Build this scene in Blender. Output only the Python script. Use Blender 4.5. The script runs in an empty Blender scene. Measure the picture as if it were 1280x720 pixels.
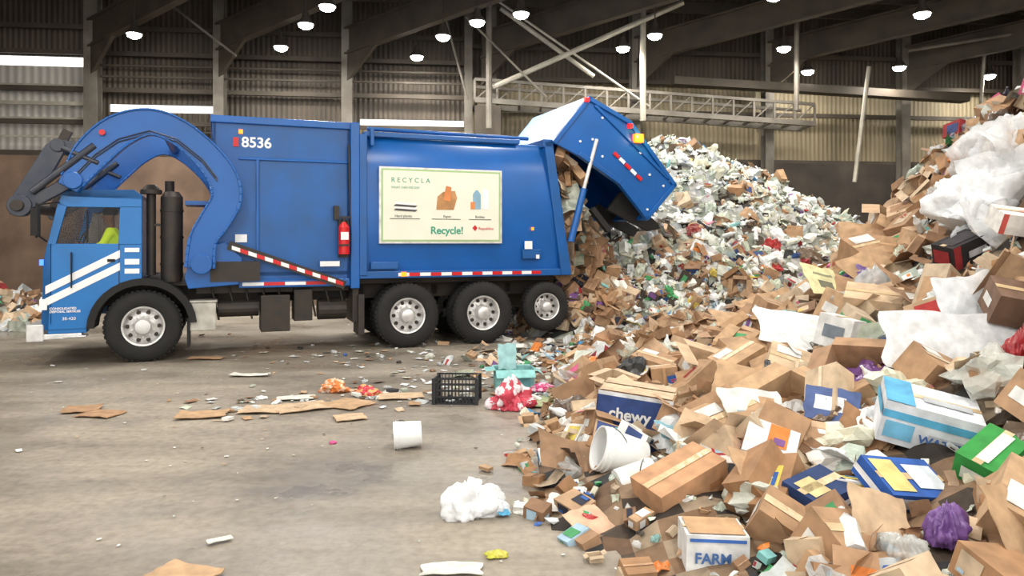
import bpy, math, random, bmesh
from mathutils import Vector, Matrix, Euler, noise
random.seed(11)
RU=random.uniform
sc=bpy.context.scene
try: sc.view_settings.view_transform='Standard'
except: pass

# ---------------------------------------------------------------- materials
def lin(c):
    o=[]
    for x in c:
        x=x/255.0
        o.append(x/12.92 if x<=0.04045 else ((x+0.055)/1.055)**2.4)
    return tuple(o)
def newmat(name):
    m=bpy.data.materials.new(name); m.use_nodes=True
    nt=m.node_tree; return m,nt,nt.nodes['Principled BSDF']
def mat(name,rgb,rough=0.5,metal=0.0,var=0.25,scale=3.0,bump=0.0,emit=0.0,alpha=1.0,dirt=None,dirt_amt=0.5):
    m,nt,b=newmat(name); N=nt.nodes; L=nt.links
    c=lin(rgb)
    tc=N.new('ShaderNodeTexCoord')
    nz=N.new('ShaderNodeTexNoise'); nz.inputs['Scale'].default_value=scale; nz.inputs['Detail'].default_value=6
    L.new(tc.outputs['Object'],nz.inputs['Vector'])
    cr=N.new('ShaderNodeValToRGB')
    cr.color_ramp.elements[0].position=0.3; cr.color_ramp.elements[1].position=0.7
    lo=tuple(x*(1-var) for x in c); hi=tuple(min(1,x*(1+var*0.5)) for x in c)
    if dirt:
        d=lin(dirt); lo=tuple(c[i]*(1-dirt_amt)+d[i]*dirt_amt for i in range(3))
    cr.color_ramp.elements[0].color=lo+(1,); cr.color_ramp.elements[1].color=hi+(1,)
    L.new(nz.outputs['Fac'],cr.inputs['Fac']); L.new(cr.outputs['Color'],b.inputs['Base Color'])
    b.inputs['Roughness'].default_value=rough; b.inputs['Metallic'].default_value=metal
    if bump>0:
        bp=N.new('ShaderNodeBump'); bp.inputs['Strength'].default_value=bump; bp.inputs['Distance'].default_value=0.02
        L.new(nz.outputs['Fac'],bp.inputs['Height']); L.new(bp.outputs['Normal'],b.inputs['Normal'])
    if emit>0:
        b.inputs['Emission Color'].default_value=c+(1,); b.inputs['Emission Strength'].default_value=emit
    b.inputs['Alpha'].default_value=alpha
    return m
def colmat(name,rough,alpha=1.0,ns=9.0,lo=0.72,bump=0.0):
    m,nt,b=newmat(name); N=nt.nodes; L=nt.links
    at=N.new('ShaderNodeAttribute'); at.attribute_name='Col'
    tc=N.new('ShaderNodeTexCoord'); nz=N.new('ShaderNodeTexNoise'); nz.inputs['Scale'].default_value=ns; nz.inputs['Detail'].default_value=5
    L.new(tc.outputs['Object'],nz.inputs['Vector'])
    mr=N.new('ShaderNodeMapRange'); mr.inputs['From Min'].default_value=0.3; mr.inputs['From Max'].default_value=0.7
    mr.inputs['To Min'].default_value=lo; mr.inputs['To Max'].default_value=1.05
    L.new(nz.outputs['Fac'],mr.inputs['Value'])
    mx=N.new('ShaderNodeVectorMath'); mx.operation='SCALE'
    L.new(at.outputs['Color'],mx.inputs[0]); L.new(mr.outputs['Result'],mx.inputs['Scale'])
    L.new(mx.outputs['Vector'],b.inputs['Base Color'])
    b.inputs['Roughness'].default_value=rough; b.inputs['Alpha'].default_value=alpha
    if bump>0:
        bp=N.new('ShaderNodeBump'); bp.inputs['Strength'].default_value=bump; bp.inputs['Distance'].default_value=0.02
        L.new(nz.outputs['Fac'],bp.inputs['Height']); L.new(bp.outputs['Normal'],b.inputs['Normal'])
    return m
PAPER=colmat('debris_card',0.8,bump=.2,lo=.66); PLAS=colmat('debris_plastic',0.28,lo=0.82,bump=.6,ns=14); FILM=colmat('debris_film',0.2,alpha=0.5,lo=0.88,bump=.8,ns=16)
DM=[PAPER,PLAS,FILM]

BLUE=mat('truck_blue',(8,92,172),0.28,0.0,0.12,1.2,dirt=(18,78,142),dirt_amt=0.6)
BLUE2=mat('truck_blue_worn',(10,88,162),0.36,0.0,0.15,2.2,0.05,dirt=(34,74,116),dirt_amt=0.5)
CABB=mat('cab_blue',(20,112,186),0.25,0.0,0.08,2)
LITBLUE=mat('tailgate_blue_lit',(50,130,200),0.45,0.0,0.15,2)  # truck blue made lighter: overhead light painted into the tailgate's top plates
BLACK=mat('black_rubber',(30,29,29),0.8,0,0.3,8,0.2)
DARK=mat('dark_steel',(48,46,45),0.55,0.4,0.35,6,0.2,dirt=(85,70,55),dirt_amt=0.4)
FORK=mat('fork_steel',(66,68,74),0.4,0.5,0.3,5,0.15,dirt=(40,50,70),dirt_amt=0.5)
GREY=mat('grey_steel',(88,88,88),0.45,0.5,0.3,5,0.15,dirt=(60,54,48),dirt_amt=0.5)
SILV=mat('wheel_aluminium',(225,225,225),0.35,0.4,0.2,7,dirt=(125,120,115),dirt_amt=0.4)
WHITE=mat('white_paint',(240,242,244),0.45,0,0.06,5)
RED=mat('red_paint',(205,26,30),0.35,0,0.1,5)
ORNG=mat('amber_lens',(255,96,14),0.3,0,0.05,5,emit=5)
REDL=mat('red_lens',(255,24,24),0.3,0,0.05,5,emit=2)
BLUL=mat('blue_lens',(60,120,255),0.3,0,0.05,5,emit=2.0)
CREAM=mat('banner_cream',(234,234,218),0.5,0,0.05,2)
BORD=mat('banner_border',(165,195,140),0.5,0,0.1,2)
GREENT=mat('banner_green',(60,160,130),0.5,0,0.1,2)
BROWNP=mat('banner_brown',(190,140,90),0.6,0,0.3,9)
HIVIS=mat('hi_vis_fabric_glow',(210,240,40),0.8,0,0.1,9,emit=0.3)  # fabric glows faintly by itself, added to brighten the driver
SKIN=mat('skin',(150,100,75),0.6,0,0.1,9)
HAIR=mat('hair',(30,24,20),0.8,0,0.2,20)
JEANS=mat('work_trousers',(40,46,66),0.85,0,0.2,12)
GL,nt,b=newmat('tinted_glass'); b.inputs['Base Color'].default_value=(0.02,0.025,0.03,1); b.inputs['Roughness'].default_value=0.08; b.inputs['Alpha'].default_value=0.18

# ---------------------------------------------------------------- mesh builder
class MB:
    def __init__(s): s.v=[];s.f=[];s.m=[];s.c=[]
    def add(s,vs,fs,mi=0,col=(1,1,1),T=None):
        b=len(s.v)
        if T is not None: s.v+=[tuple(T@Vector(p)) for p in vs]
        else: s.v+=[tuple(p) for p in vs]
        for f in fs:
            s.f.append(tuple(i+b for i in f)); s.m.append(mi); s.c.append(col)
    def box(s,x0,x1,y0,y1,z0,z1,mi=0,col=(1,1,1),T=None):
        s.add([(x0,y0,z0),(x1,y0,z0),(x1,y1,z0),(x0,y1,z0),(x0,y0,z1),(x1,y0,z1),(x1,y1,z1),(x0,y1,z1)],
              [(0,3,2,1),(4,5,6,7),(0,1,5,4),(1,2,6,5),(2,3,7,6),(3,0,4,7)],mi,col,T)
    def prism(s,poly,y0,y1,mi=0,col=(1,1,1),T=None):
        n=len(poly)
        vs=[(p[0],y0,p[1]) for p in poly]+[(p[0],y1,p[1]) for p in poly]
        fs=[tuple(range(n)),tuple(range(2*n-1,n-1,-1))]+[(i,i+n,(i+1)%n+n,(i+1)%n) for i in range(n)]
        s.add(vs,fs,mi,col,T)
    def cyl(s,p0,p1,r0,r1=None,n=16,mi=0,col=(1,1,1),caps=True):
        p0=Vector(p0);p1=Vector(p1)
        if r1 is None:r1=r0
        d=(p1-p0).normalized(); a=d.orthogonal().normalized(); c=d.cross(a)
        vs=[];
        for p,r in((p0,r0),(p1,r1)):
            for i in range(n):
                t=2*math.pi*i/n; vs.append(p+a*(r*math.cos(t))+c*(r*math.sin(t)))
        fs=[(i,(i+1)%n,(i+1)%n+n,i+n) for i in range(n)]
        if caps: fs+=[tuple(range(n-1,-1,-1)),tuple(range(n,2*n))]
        s.add(vs,fs,mi,col)
    def beam(s,p0,p1,w,h,mi=0,col=(1,1,1)):
        p0=Vector(p0);p1=Vector(p1); d=(p1-p0); L=d.length; d.normalize()
        up=Vector((0,0,1))
        if abs(d.z)>0.95: up=Vector((0,1,0))
        side=d.cross(up).normalized(); up=side.cross(d)
        T=Matrix((d,side,up)).transposed().to_4x4(); T.translation=p0
        s.box(0,L,-w/2,w/2,-h/2,h/2,mi,col,T)
    def lathe(s,prof,n=24,mi=0,col=(1,1,1),T=None,ax='y'):
        vs=[]
        for r,t in prof:
            for i in range(n):
                a=2*math.pi*i/n
                vs.append((r*math.cos(a),t,r*math.sin(a)) if ax=='y' else (r*math.cos(a),r*math.sin(a),t))
        fs=[]
        for j in range(len(prof)-1):
            for i in range(n):
                fs.append((j*n+i,j*n+(i+1)%n,(j+1)*n+(i+1)%n,(j+1)*n+i))
        s.add(vs,fs,mi,col,T)
    def obj(s,name,mats,parent=None,bevel=0,smooth=False,loc=None,rot=None,col=False,solid=0):
        me=bpy.data.meshes.new(name); me.from_pydata(s.v,[],s.f); me.update()
        for m in (mats if isinstance(mats,list) else [mats]): me.materials.append(m)
        me.polygons.foreach_set('material_index',s.m)
        if col:
            a=me.color_attributes.new('Col','FLOAT_COLOR','CORNER')
            buf=[]
            for f,c in zip(s.f,s.c): buf+=[c[0],c[1],c[2],1.0]*len(f)
            a.data.foreach_set('color',buf)
        if smooth: me.polygons.foreach_set('use_smooth',[True]*len(s.f))
        o=bpy.data.objects.new(name,me); sc.collection.objects.link(o)
        if parent: o.parent=parent
        if loc: o.location=loc
        if rot: o.rotation_euler=rot
        if solid:
            q=o.modifiers.new('t','SOLIDIFY'); q.thickness=solid
        if bevel:
            q=o.modifiers.new('b','BEVEL'); q.width=bevel; q.segments=2; q.limit_method='ANGLE'; q.angle_limit=math.radians(40)
        if smooth==True:
            q=o.modifiers.new('es','EDGE_SPLIT'); q.split_angle=math.radians(42)
        return o
def empty(name,loc=(0,0,0),rz=0):
    o=bpy.data.objects.new(name,None); sc.collection.objects.link(o); o.location=loc; o.rotation_euler=(0,0,rz); o.empty_display_size=0.3; return o
def text(s,parent,x,z,size,m,y=-0.01,name='lettering',ext=0.002,bold=False,al='LEFT'):
    c=bpy.data.curves.new(name,'FONT'); c.body=s; c.size=size; c.extrude=ext; c.align_x=al
    if bold: c.offset=size*0.025
    c.materials.append(m)
    o=bpy.data.objects.new(name,c); sc.collection.objects.link(o); o.parent=parent; o.location=(x,y,z); o.rotation_euler=(math.pi/2,0,0); return o

# ---------------------------------------------------------------- building
def floor_mat():
    m,nt,b=newmat('concrete_floor'); N=nt.nodes; L=nt.links
    tc=N.new('ShaderNodeTexCoord')
    def nz(scale,det=8,vec=None,rough=0.6):
        n=N.new('ShaderNodeTexNoise'); n.inputs['Scale'].default_value=scale; n.inputs['Detail'].default_value=det; n.inputs['Roughness'].default_value=rough
        L.new(vec or tc.outputs['Object'],n.inputs['Vector']); return n
    mp=N.new('ShaderNodeMapping'); mp.inputs['Scale'].default_value=(0.3,1.3,1); mp.inputs['Rotation'].default_value=(0,0,0.25)
    L.new(tc.outputs['Object'],mp.inputs['Vector'])
    a=nz(0.7,9,mp.outputs['Vector'],0.65); f=nz(14,6); g=nz(0.4,6)
    r=N.new('ShaderNodeValToRGB'); e=r.color_ramp.elements
    e[0].position=0.3; e[0].color=lin((118,110,99))+(1,); e[1].position=0.72; e[1].color=lin((180,169,154))+(1,)
    x=e.new(0.5); x.color=lin((154,145,131))+(1,)
    L.new(a.outputs['Fac'],r.inputs['Fac'])
    r2=N.new('ShaderNodeValToRGB'); e=r2.color_ramp.elements
    e[0].position=0.34; e[0].color=(0.55,0.54,0.52,1); e[1].position=0.6; e[1].color=(1.05,1.05,1.05,1)
    L.new(f.outputs['Fac'],r2.inputs['Fac'])
    mx=N.new('ShaderNodeMix'); mx.data_type='RGBA'; mx.blend_type='MULTIPLY'; mx.inputs['Factor'].default_value=0.5
    L.new(r.outputs['Color'],mx.inputs['A']); L.new(r2.outputs['Color'],mx.inputs['B'])
    r3=N.new('ShaderNodeValToRGB'); e=r3.color_ramp.elements
    e[0].position=0.40; e[0].color=(0.62,0.62,0.64,1); e[1].position=0.58; e[1].color=(1,1,1,1)
    L.new(g.outputs['Fac'],r3.inputs['Fac'])
    m2=N.new('ShaderNodeMix'); m2.data_type='RGBA'; m2.blend_type='MULTIPLY'; m2.inputs['Factor'].default_value=0.85
    L.new(mx.outputs['Result'],m2.inputs['A']); L.new(r3.outputs['Color'],m2.inputs['B'])
    L.new(m2.outputs['Result'],b.inputs['Base Color'])
    mr=N.new('ShaderNodeMapRange'); mr.inputs['From Min'].default_value=0.38; mr.inputs['From Max'].default_value=0.58
    mr.inputs['To Min'].default_value=0.22; mr.inputs['To Max'].default_value=0.7
    L.new(g.outputs['Fac'],mr.inputs['Value']); L.new(mr.outputs['Result'],b.inputs['Roughness'])
    bp=N.new('ShaderNodeBump'); bp.inputs['Strength'].default_value=0.3; bp.inputs['Distance'].default_value=0.01
    L.new(f.outputs['Fac'],bp.inputs['Height']); L.new(bp.outputs['Normal'],b.inputs['Normal'])
    return m
m=MB(); m.box(-22,24,-12,32,-0.3,0); m.obj('floor',floor_mat())

def siding(name,rgb,sc_=2.2,lo=.5):
    m,nt,b=newmat(name); N=nt.nodes; L=nt.links
    tc=N.new('ShaderNodeTexCoord'); w=N.new('ShaderNodeTexWave'); w.inputs['Scale'].default_value=sc_; w.inputs['Distortion'].default_value=0
    L.new(tc.outputs['Object'],w.inputs['Vector'])
    n=N.new('ShaderNodeTexNoise'); n.inputs['Scale'].default_value=0.8; n.inputs['Detail'].default_value=8
    mp=N.new('ShaderNodeMapping'); mp.inputs['Scale'].default_value=(2,1,0.5); L.new(tc.outputs['Object'],mp.inputs['Vector']); L.new(mp.outputs['Vector'],n.inputs['Vector'])
    r=N.new('ShaderNodeValToRGB'); c=lin(rgb); e=r.color_ramp.elements
    e[0].position=0.3;e[0].color=tuple(x*lo for x in c)+(1,); e[1].position=0.7;e[1].color=c+(1,)
    L.new(n.outputs['Fac'],r.inputs['Fac'])
    mx=N.new('ShaderNodeMix'); mx.data_type='RGBA'; mx.blend_type='MULTIPLY'; mx.inputs['Factor'].default_value=0.3
    L.new(r.outputs['Color'],mx.inputs['A']); L.new(w.outputs['Color'],mx.inputs['B'])
    L.new(mx.outputs['Result'],b.inputs['Base Color']); b.inputs['Roughness'].default_value=0.6
    bp=N.new('ShaderNodeBump'); bp.inputs['Strength'].default_value=0.5; bp.inputs['Distance'].default_value=0.04
    L.new(w.outputs['Fac'],bp.inputs['Height']); L.new(bp.outputs['Normal'],b.inputs['Normal'])
    return m
CONC=mat('push_wall_concrete',(136,112,94),0.85,0,0.3,0.9,0.4,dirt=(72,60,52),dirt_amt=0.75)
CONCD=mat('push_wall_dark',(72,64,56),0.85,0,0.3,0.9,0.4,dirt=(36,32,29),dirt_amt=0.75)
SIDD=siding('siding_dark',(92,81,68)); SIDO=siding('siding_olive',(158,144,114),lo=.6); SIDL=siding('siding_light',(215,210,202),1.5,.75)
ROOF=siding('roof_deck',(80,72,62),1.2)
STEEL=mat('painted_steel',(116,111,102),0.6,0.1,0.3,2,dirt=(70,60,50),dirt_amt=0.6)
STEELD=mat('rafter_steel',(72,64,54),0.7,0.1,0.3,2,dirt=(44,38,32),dirt_amt=0.5)
LSTEEL=mat('galvanised_steel',(170,164,150),0.5,0.2,0.25,3)
wa=math.radians(6.8)
WD=Vector((math.cos(wa),math.sin(wa),0)); WO=Vector((-13.8,20,0))
def wp(t,off,z): # along wall, in front of the wall, height
    p=WO+WD*t+Vector((math.sin(wa),-math.cos(wa),0))*off; p.z=z; return p
W=MB()
W.box(-10,12.5,-0.0,0.4,0,4.1,0); W.box(12.5,40,0,0.4,0,4.15,1)
def sid(t0,t1,z0,z1,mi): W.box(t0,t1,0.22,0.32,z0,z1,mi)
sid(-10,-0.8,4.1,9.2,2)
sid(-0.8,2.4,4.1,6.58,4); sid(-0.8,2.4,6.86,9.2,2)
sid(2.4,2.65,4.1,9.2,2); sid(2.65,5.6,4.1,5.36,2); sid(2.65,5.6,5.58,9.2,2)
sid(5.6,9.5,4.1,9.2,2); sid(9.5,12.5,4.1,5.08,3); sid(9.5,12.5,5.3,9.2,2)
sid(12.5,40,4.1,6.5,3); sid(12.5,40,6.5,9.2,2)
W.box(-10,40,0.05,0.22,4.1,4.25,5); 
W.obj('wall_back',[CONC,CONCD,SIDD,SIDO,SIDL,STEELD],loc=tuple(WO),rot=(0,0,wa))
m=MB(); m.box(-22,-21.6,-12,22,0,9.2); m.obj('wall_left',SIDD)
m=MB(); m.box(23.6,24,-12,28,0,9.2); m.obj('wall_right',SIDD)
m=MB(); m.box(-22,24,-9,28,8.9,9.1); m.obj('ceiling',ROOF)
m=MB()
for t,w,z1 in ((2.45,0.36,8.88),(5.75,0.28,8.88),(9.2,0.3,8.88),(12.6,0.22,8.88),(13.3,0.2,8.88),(21.6,0.25,8.88),(30,0.3,8.88),(17.5,0.25,8.88),(26,0.25,8.88)):
    m.beam(wp(t,0.15,0),wp(t,0.15,z1),w,0.05); m.beam(wp(t,0.45,0),wp(t,0.45,z1),w,0.05); m.beam(wp(t,0.3,0),wp(t,0.3,z1),0.04,0.3)
m.obj('steel_columns',STEEL)
m=MB()
for z in (5.0,5.9,6.9,7.6): m.beam(wp(-8,0.1,z),wp(12.5,0.1,z),0.1,0.12)
for z in (5.6,6.5,7.4): m.beam(wp(12.5,0.1,z),wp(38,0.1,z),0.1,0.12)
m.beam(wp(-0.8,0.12,5.5),wp(2.4,0.12,5.5),0.08,0.1,1)
for z in (4.6,5.1,6.0): m.beam(wp(-0.8,0.1,z),wp(2.4,0.1,z),0.06,0.05,1)
for i in range(9): m.beam(wp(2.7+i*.36,0.14,4.3),wp(2.9+i*.36,.14,5.3),.03,.03)
for z in (4.75,6.25,6.55): m.beam(wp(2.6,0.2,z),wp(12.5,0.2,z+.03),0.05,0.05)
m.obj('wall_girts',[STEELD,LSTEEL])
m=MB()
for t in (-3,2.45,5.75,9.2,13,17.5,21.6,26,30,34):
    p0=wp(t,0.4,7.0); p1=p0+Vector((9.2,-6.6,1.1))
    m.beam(p0,p1,0.22,0.05); m.beam(p0+Vector((0,0,0.7)),p1+Vector((0,0,0.7)),0.25,0.05); m.beam(p0+Vector((0,0,0.35)),p1+Vector((0,0,0.35)),0.04,0.7)
    m.prism([(0,0),(1.2,0.9),(0,0.9)],-0.05,0.05,T=Matrix.Translation(wp(t,0.4,6.2))@Matrix.Rotation(math.atan2(-6.6,9.2),4,'Z'))
for off in (1.2,2.6,4.0,5.4,6.8):
    m.beam(wp(-8,off,8.4),wp(38,off,8.4),0.12,0.3)
m.obj('roof_rafters',STEELD)
m=MB()
def rod(u0,u1,r=0.04,mi=0): m.cyl(u0,u1,r,n=8,mi=mi)
rod((-0.3,19.5,7.9),(2.2,19.9,6.2),0.06); rod((-0.6,19.0,8.1),(3.6,19.4,5.3),0.03)
rod((4.4,19.0,7.9),(-0.5,19.4,5.8),0.07); rod((-1.2,19.2,7.6),(0.9,19.2,5.5),0.03,1)
rod((3.42,19.3,8.2),(3.42,19.3,4.9),0.08)
rod((-0.6,19.3,8.3),(-0.6,19.3,4.7),0.08,1)
rod((-9.0,19.3,8.0),(-7.2,19.3,6.6),0.03,1); rod((-1.8,20,7.8),(-1.2,20,5.6),0.03,1)
rod((9.9,20.5,6.6),(9.5,20.5,3.4),0.06); rod((14.2,22.2,7.6),(14.0,22.2,4.6),0.05)
rod((7.7,20,8.2),(7.7,20,5.3),0.07,1); rod((11.5,21.5,7.3),(19,20.5,8.3),0.05,1)
m.obj('bracing_rods',[LSTEEL,STEEL])
m=MB()
a0=Vector((-1.0,19.8,5.55)); a1=Vector((8.6,21.0,5.1))
for dz in (0,0.55): 
    for dy in (0,1.0): m.beam(a0+Vector((0,dy,dz)),a1+Vector((0,dy,dz)),0.08,0.14 if dz==0 else 0.08)
n=16
for i in range(n+1):
    p=a0.lerp(a1,i/n)
    m.beam(p,p+Vector((0,0,0.55)),0.06,0.06); m.beam(p,p+Vector((0,1,0)),0.06,0.06)
    if i<n: m.beam(p,a0.lerp(a1,(i+1)/n)+Vector((0,0,0.55)),0.03,0.03)
m.box(-1.0,-0.3,19.8,20.6,4.6,5.4,1)
m.beam((4.6,21.2,6.35),(13.5,22.0,6.0),0.4,0.22,1)
m.obj('conveyor_gantry',[STEEL,STEELD])

LAMPW=mat('lamp_lens',(255,252,240),0.3,0,0,1,emit=60)
def lamp(x,y,z,pw=115):
    m=MB(); m.lathe([(0.0,0.30),(0.07,0.30),(0.09,0.16),(0.2,0.02),(0.2,0.0),(0.17,0.0)],18,0,ax='z')
    m.lathe([(0.17,0.0),(0.15,-0.06),(0.08,-0.10),(0.001,-0.11)],18,1,ax='z')
    m.cyl((0,0,0.3),(0,0,8.88-z),0.015,n=6,mi=0)
    o=m.obj('high_bay_light',[DARK,LAMPW],loc=(x,y,z),smooth=True)
    l=bpy.data.lights.new('bulb','AREA'); l.shape='DISK'; l.size=0.5; l.energy=pw; l.color=(1,0.95,0.87)
    lo=bpy.data.objects.new('bulb',l); sc.collection.objects.link(lo); lo.parent=o; lo.location=(0,0,-0.13)
for x,y,z in ((-4.0,16.0,6.84),(-4.8,17.2,6.8),(-9.2,18.0,6.8),(-6.0,19.2,6.8),(0.2,16.4,6.8),(-1.7,18.2,6.8),(-0.8,17,6.8),(-2.6,20.2,6.8),(3.5,18.1,6.8),(9.1,16.4,6.8),(7.1,19.3,6.8),(11.0,21.0,6.7),(14.4,22.3,6.75),(5.5,15.5,6.9),(2.9,19.3,6.8),(8.6,21.5,6.7)):
    lamp(x,y,z)
for y in (-4,1,6,11):  # rows out of view, added to even the light over the floor
    for x in (-10,-4,2,8,14): lamp(x,y,7.6,185)

# ---------------------------------------------------------------- truck
TR=empty('garbage_truck',(-5.34,10.7,0),math.atan2(1.93,4.86))
def arc(cx,cz,r,a0,a1,n): return [(cx+r*math.cos(math.radians(a0+(a1-a0)*i/n)),cz+r*math.sin(math.radians(a0+(a1-a0)*i/n))) for i in range(n+1)]
m=MB()
lower=[(-1.27,.52),(-1.25,1.45),(-1.2,1.72),(-.02,1.72),(-.02,1.2)]+arc(0,.5,.70,92,178,8)
for y0,y1 in ((0.02,0.08),(2.37,2.43)):
    m.prism(lower,y0,y1); m.prism([(-1.2,1.70),(-1.10,1.70),(-.96,2.26),(-1.07,2.30)],y0,y1)
    m.prism([(-1.07,2.27),(-.96,2.24),(-.02,2.24),(-.02,2.42),(-.12,2.5),(-.93,2.48),(-1.03,2.4)],y0,y1)
    m.prism([(-.32,1.7),(-.02,1.7),(-.02,2.26),(-.30,2.26)],y0,y1)
m.prism([(-1.03,2.4),(-.93,2.48),(-.12,2.5),(-.02,2.42),(-.02,2.36),(-.95,2.38)],0.02,2.43)
m.prism([(-1.27,.52),(-1.25,1.45),(-1.2,1.72),(-1.14,1.72),(-1.18,.52)],0.02,2.43)
m.prism([(-.08,1.2),(-.08,2.42),(-.02,2.42),(-.02,1.2)],0.05,2.40)
m.obj('cab_shell',CABB,TR,bevel=0.02)
m=MB(); m.prism([(-1.2,1.72),(-1.07,2.38),(-1.05,2.38),(-1.18,1.72)],.08,2.37); m.prism([(-1.09,1.72),(-.96,2.24),(-.31,2.24),(-.32,1.72)],.045,.05); m.prism([(-1.09,1.72),(-.96,2.24),(-.31,2.24),(-.32,1.72)],2.4,2.405)
m.obj('cab_glass',GL,TR)
m=MB()
m.box(-1.18,-.1,.1,2.35,1.1,1.16) ; m.box(-.35,-.2,.35,.85,1.2,1.95); m.box(-.75,-.2,.35,.85,1.16,1.36); m.box(-1.17,-.98,.1,2.35,1.2,1.66)
for i in range(20):
    a=2*math.pi*i/20;b_=2*math.pi*(i+1)/20
    q=lambda t:(-.86+.07*math.sin(t),.42+.2*math.cos(t),1.70+.18*math.sin(t))
    m.cyl(q(a),q(b_),.014,n=6)
m.cyl((-.86,.42,1.70),(-1.05,.42,1.5),.025,n=8)
m.obj('cab_interior',DARK,TR)
m=MB()
m.prism([(-1.22,1.13),(-.30,1.63),(-.30,1.52),(-1.22,1.02)],.012,.02); m.prism([(-1.22,.96),(-.30,1.45),(-.30,1.34),(-1.22,.85)],.012,.02)
m.prism([(-.24,1.66),(-.05,1.66),(-.05,1.6),(-.24,1.6)],.012,.02); m.prism([(-.24,1.50),(-.05,1.50),(-.05,1.42),(-.24,1.42)],.012,.02)
m.prism([(-.24,1.36),(-.05,1.36),(-.05,1.29),(-.24,1.29)],.012,.02)
m.obj('door_stripes',WHITE,TR)
text('CONSOLIDATED\nDISPOSAL SERVICES',TR,-1.17,.80,.043,WHITE,.012,bold=True); text('38-420',TR,-1.02,.65,.06,WHITE,.012)
m=MB()
m.box(-.315,-.305,.012,.02,1.15,1.72); m.box(-1.16,-1.15,.012,.02,.6,1.72); m.box(-.46,-.36,.0,.02,1.46,1.50)
out=arc(0,.5,.72,5,178,16)+list(reversed(arc(0,.5,.62,5,178,16)))
for y0,y1 in ((-.04,.45),(2.0,2.48)): m.prism(out,y0,y1)
m.box(.58,.62,0,.45,.18,.62)
m.beam((-1.05,.0,2.3),(-1.28,-.22,2.25),.02,.02); m.beam((-1.2,.0,1.75),(-1.28,-.22,1.85),.02,.02); m.beam((-1.28,-.22,1.8),(-1.28,-.22,2.28),.025,.025)
m.box(-1.33,-1.25,-.33,-.12,1.83,2.2)
m.box(-.72,-.7,0.0,0.03,1.74,2.2)
m.beam((-.9,-.02,1.1),(-.9,-.02,1.6),.02,.02)
m.obj('fenders_and_mirrors',BLACK,TR,bevel=.006)
m=MB(); m.box(-1.45,-1.24,.0,2.45,.36,.60); m.box(-1.30,-1.26,.4,2.05,.75,1.35); m.box(-1.3,-.78,.03,.2,.38,.46); m.box(-1.0,-.72,-.02,.2,.40,.43)
m.obj('front_bumper',SILV,TR,bevel=.03)
m=MB(); m.box(-1.2,-.72,.04,.3,.46,.62); m.obj('cab_step',CABB,TR,bevel=.015)
m=MB(); m.cyl((-1.26,.22,.88),(-1.31,.22,.88),.09); m.cyl((-1.26,2.2,.88),(-1.31,2.2,.88),.09); m.box(-1.29,-1.2,.0,.03,.8,.95); m.obj('headlights',WHITE,TR)
m=MB(); m.box(-1.29,-1.24,-.0,.1,1.42,1.5); m.obj('marker_light_blue',BLUL,TR)
m=MB(); m.cyl((.36,.35,1.15),(.36,.35,2.42),.155,n=24); m.cyl((.36,.35,2.42),(.36,.35,2.5),.155,.1,n=24)
for z in (1.4,1.8,2.2): m.cyl((.36,.35,z),(.36,.35,z+.03),.165,n=24)
m.cyl((.08,.35,1.25),(.08,.35,2.46),.065,n=16); m.cyl((.08,.35,2.46),(.08,.35,2.52),.15,n=20); m.cyl((.08,.35,2.52),(.08,.35,2.6),.14,.06,n=20)
m.cyl((.3,.9,1.1),(.3,.9,2.7),.07,n=14)
m.beam((.1,.35,2.0),(.36,.35,2.0),.08,.04)
m.obj('exhaust_and_air_cleaner',DARK,TR,smooth=True)
m=MB()
for y in (.75,1.6): m.box(-1.1,6.75,y,y+.1,.78,1.08)
for s in (-.8,.9,2.2,3.2,4.5,5.9,6.7): m.box(s,s+.12,.75,1.7,.82,1.0)
m.box(0.0,.75,.3,2.2,1.08,1.2); m.box(1.62,2.05,.05,.6,.36,.92); m.box(2.12,2.4,.15,.6,.5,1.0); m.cyl((2.5,.35,.66),(2.95,.35,.66),.17,n=16)
m.box(3.02,3.12,.1,.7,.45,1.15); m.box(3.1,3.2,.02,.5,.25,.9); m.cyl((1.0,.3,.72),(1.6,.3,.72),.13); m.box(.7,3.0,.3,.75,.95,1.15); m.box(3.1,6.7,.35,2.1,1.05,1.2)
for i in range(9):
    s=.9+i*.24; m.cyl((s,.2+.05*(i%3),1.15),(s+.12,.25,.55+.1*(i%2)),.018,n=6)
for s in (0,3.91,5.23,6.42):
    z=.515 if s<6 else .6
    m.cyl((s,.2,z),(s,2.2,z),.09,n=12)
    m.box(s-.12,s+.12,.7,1.75,z-.1,.85 if s<6 else .9)
for y in (.4,1.7): m.box(6.75,6.8,y,y+.5,.3,1.0)
m.obj('chassis',DARK,TR,bevel=.01)
m=MB(); m.box(.62,.98,.02,.4,.42,.84); m.box(.60,1.0,.0,.42,.84,.87); m.obj('battery_box',mat('box_offwhite',(190,188,180),.5,0,.2,6,dirt=(110,100,90)),TR,bevel=.02)
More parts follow.
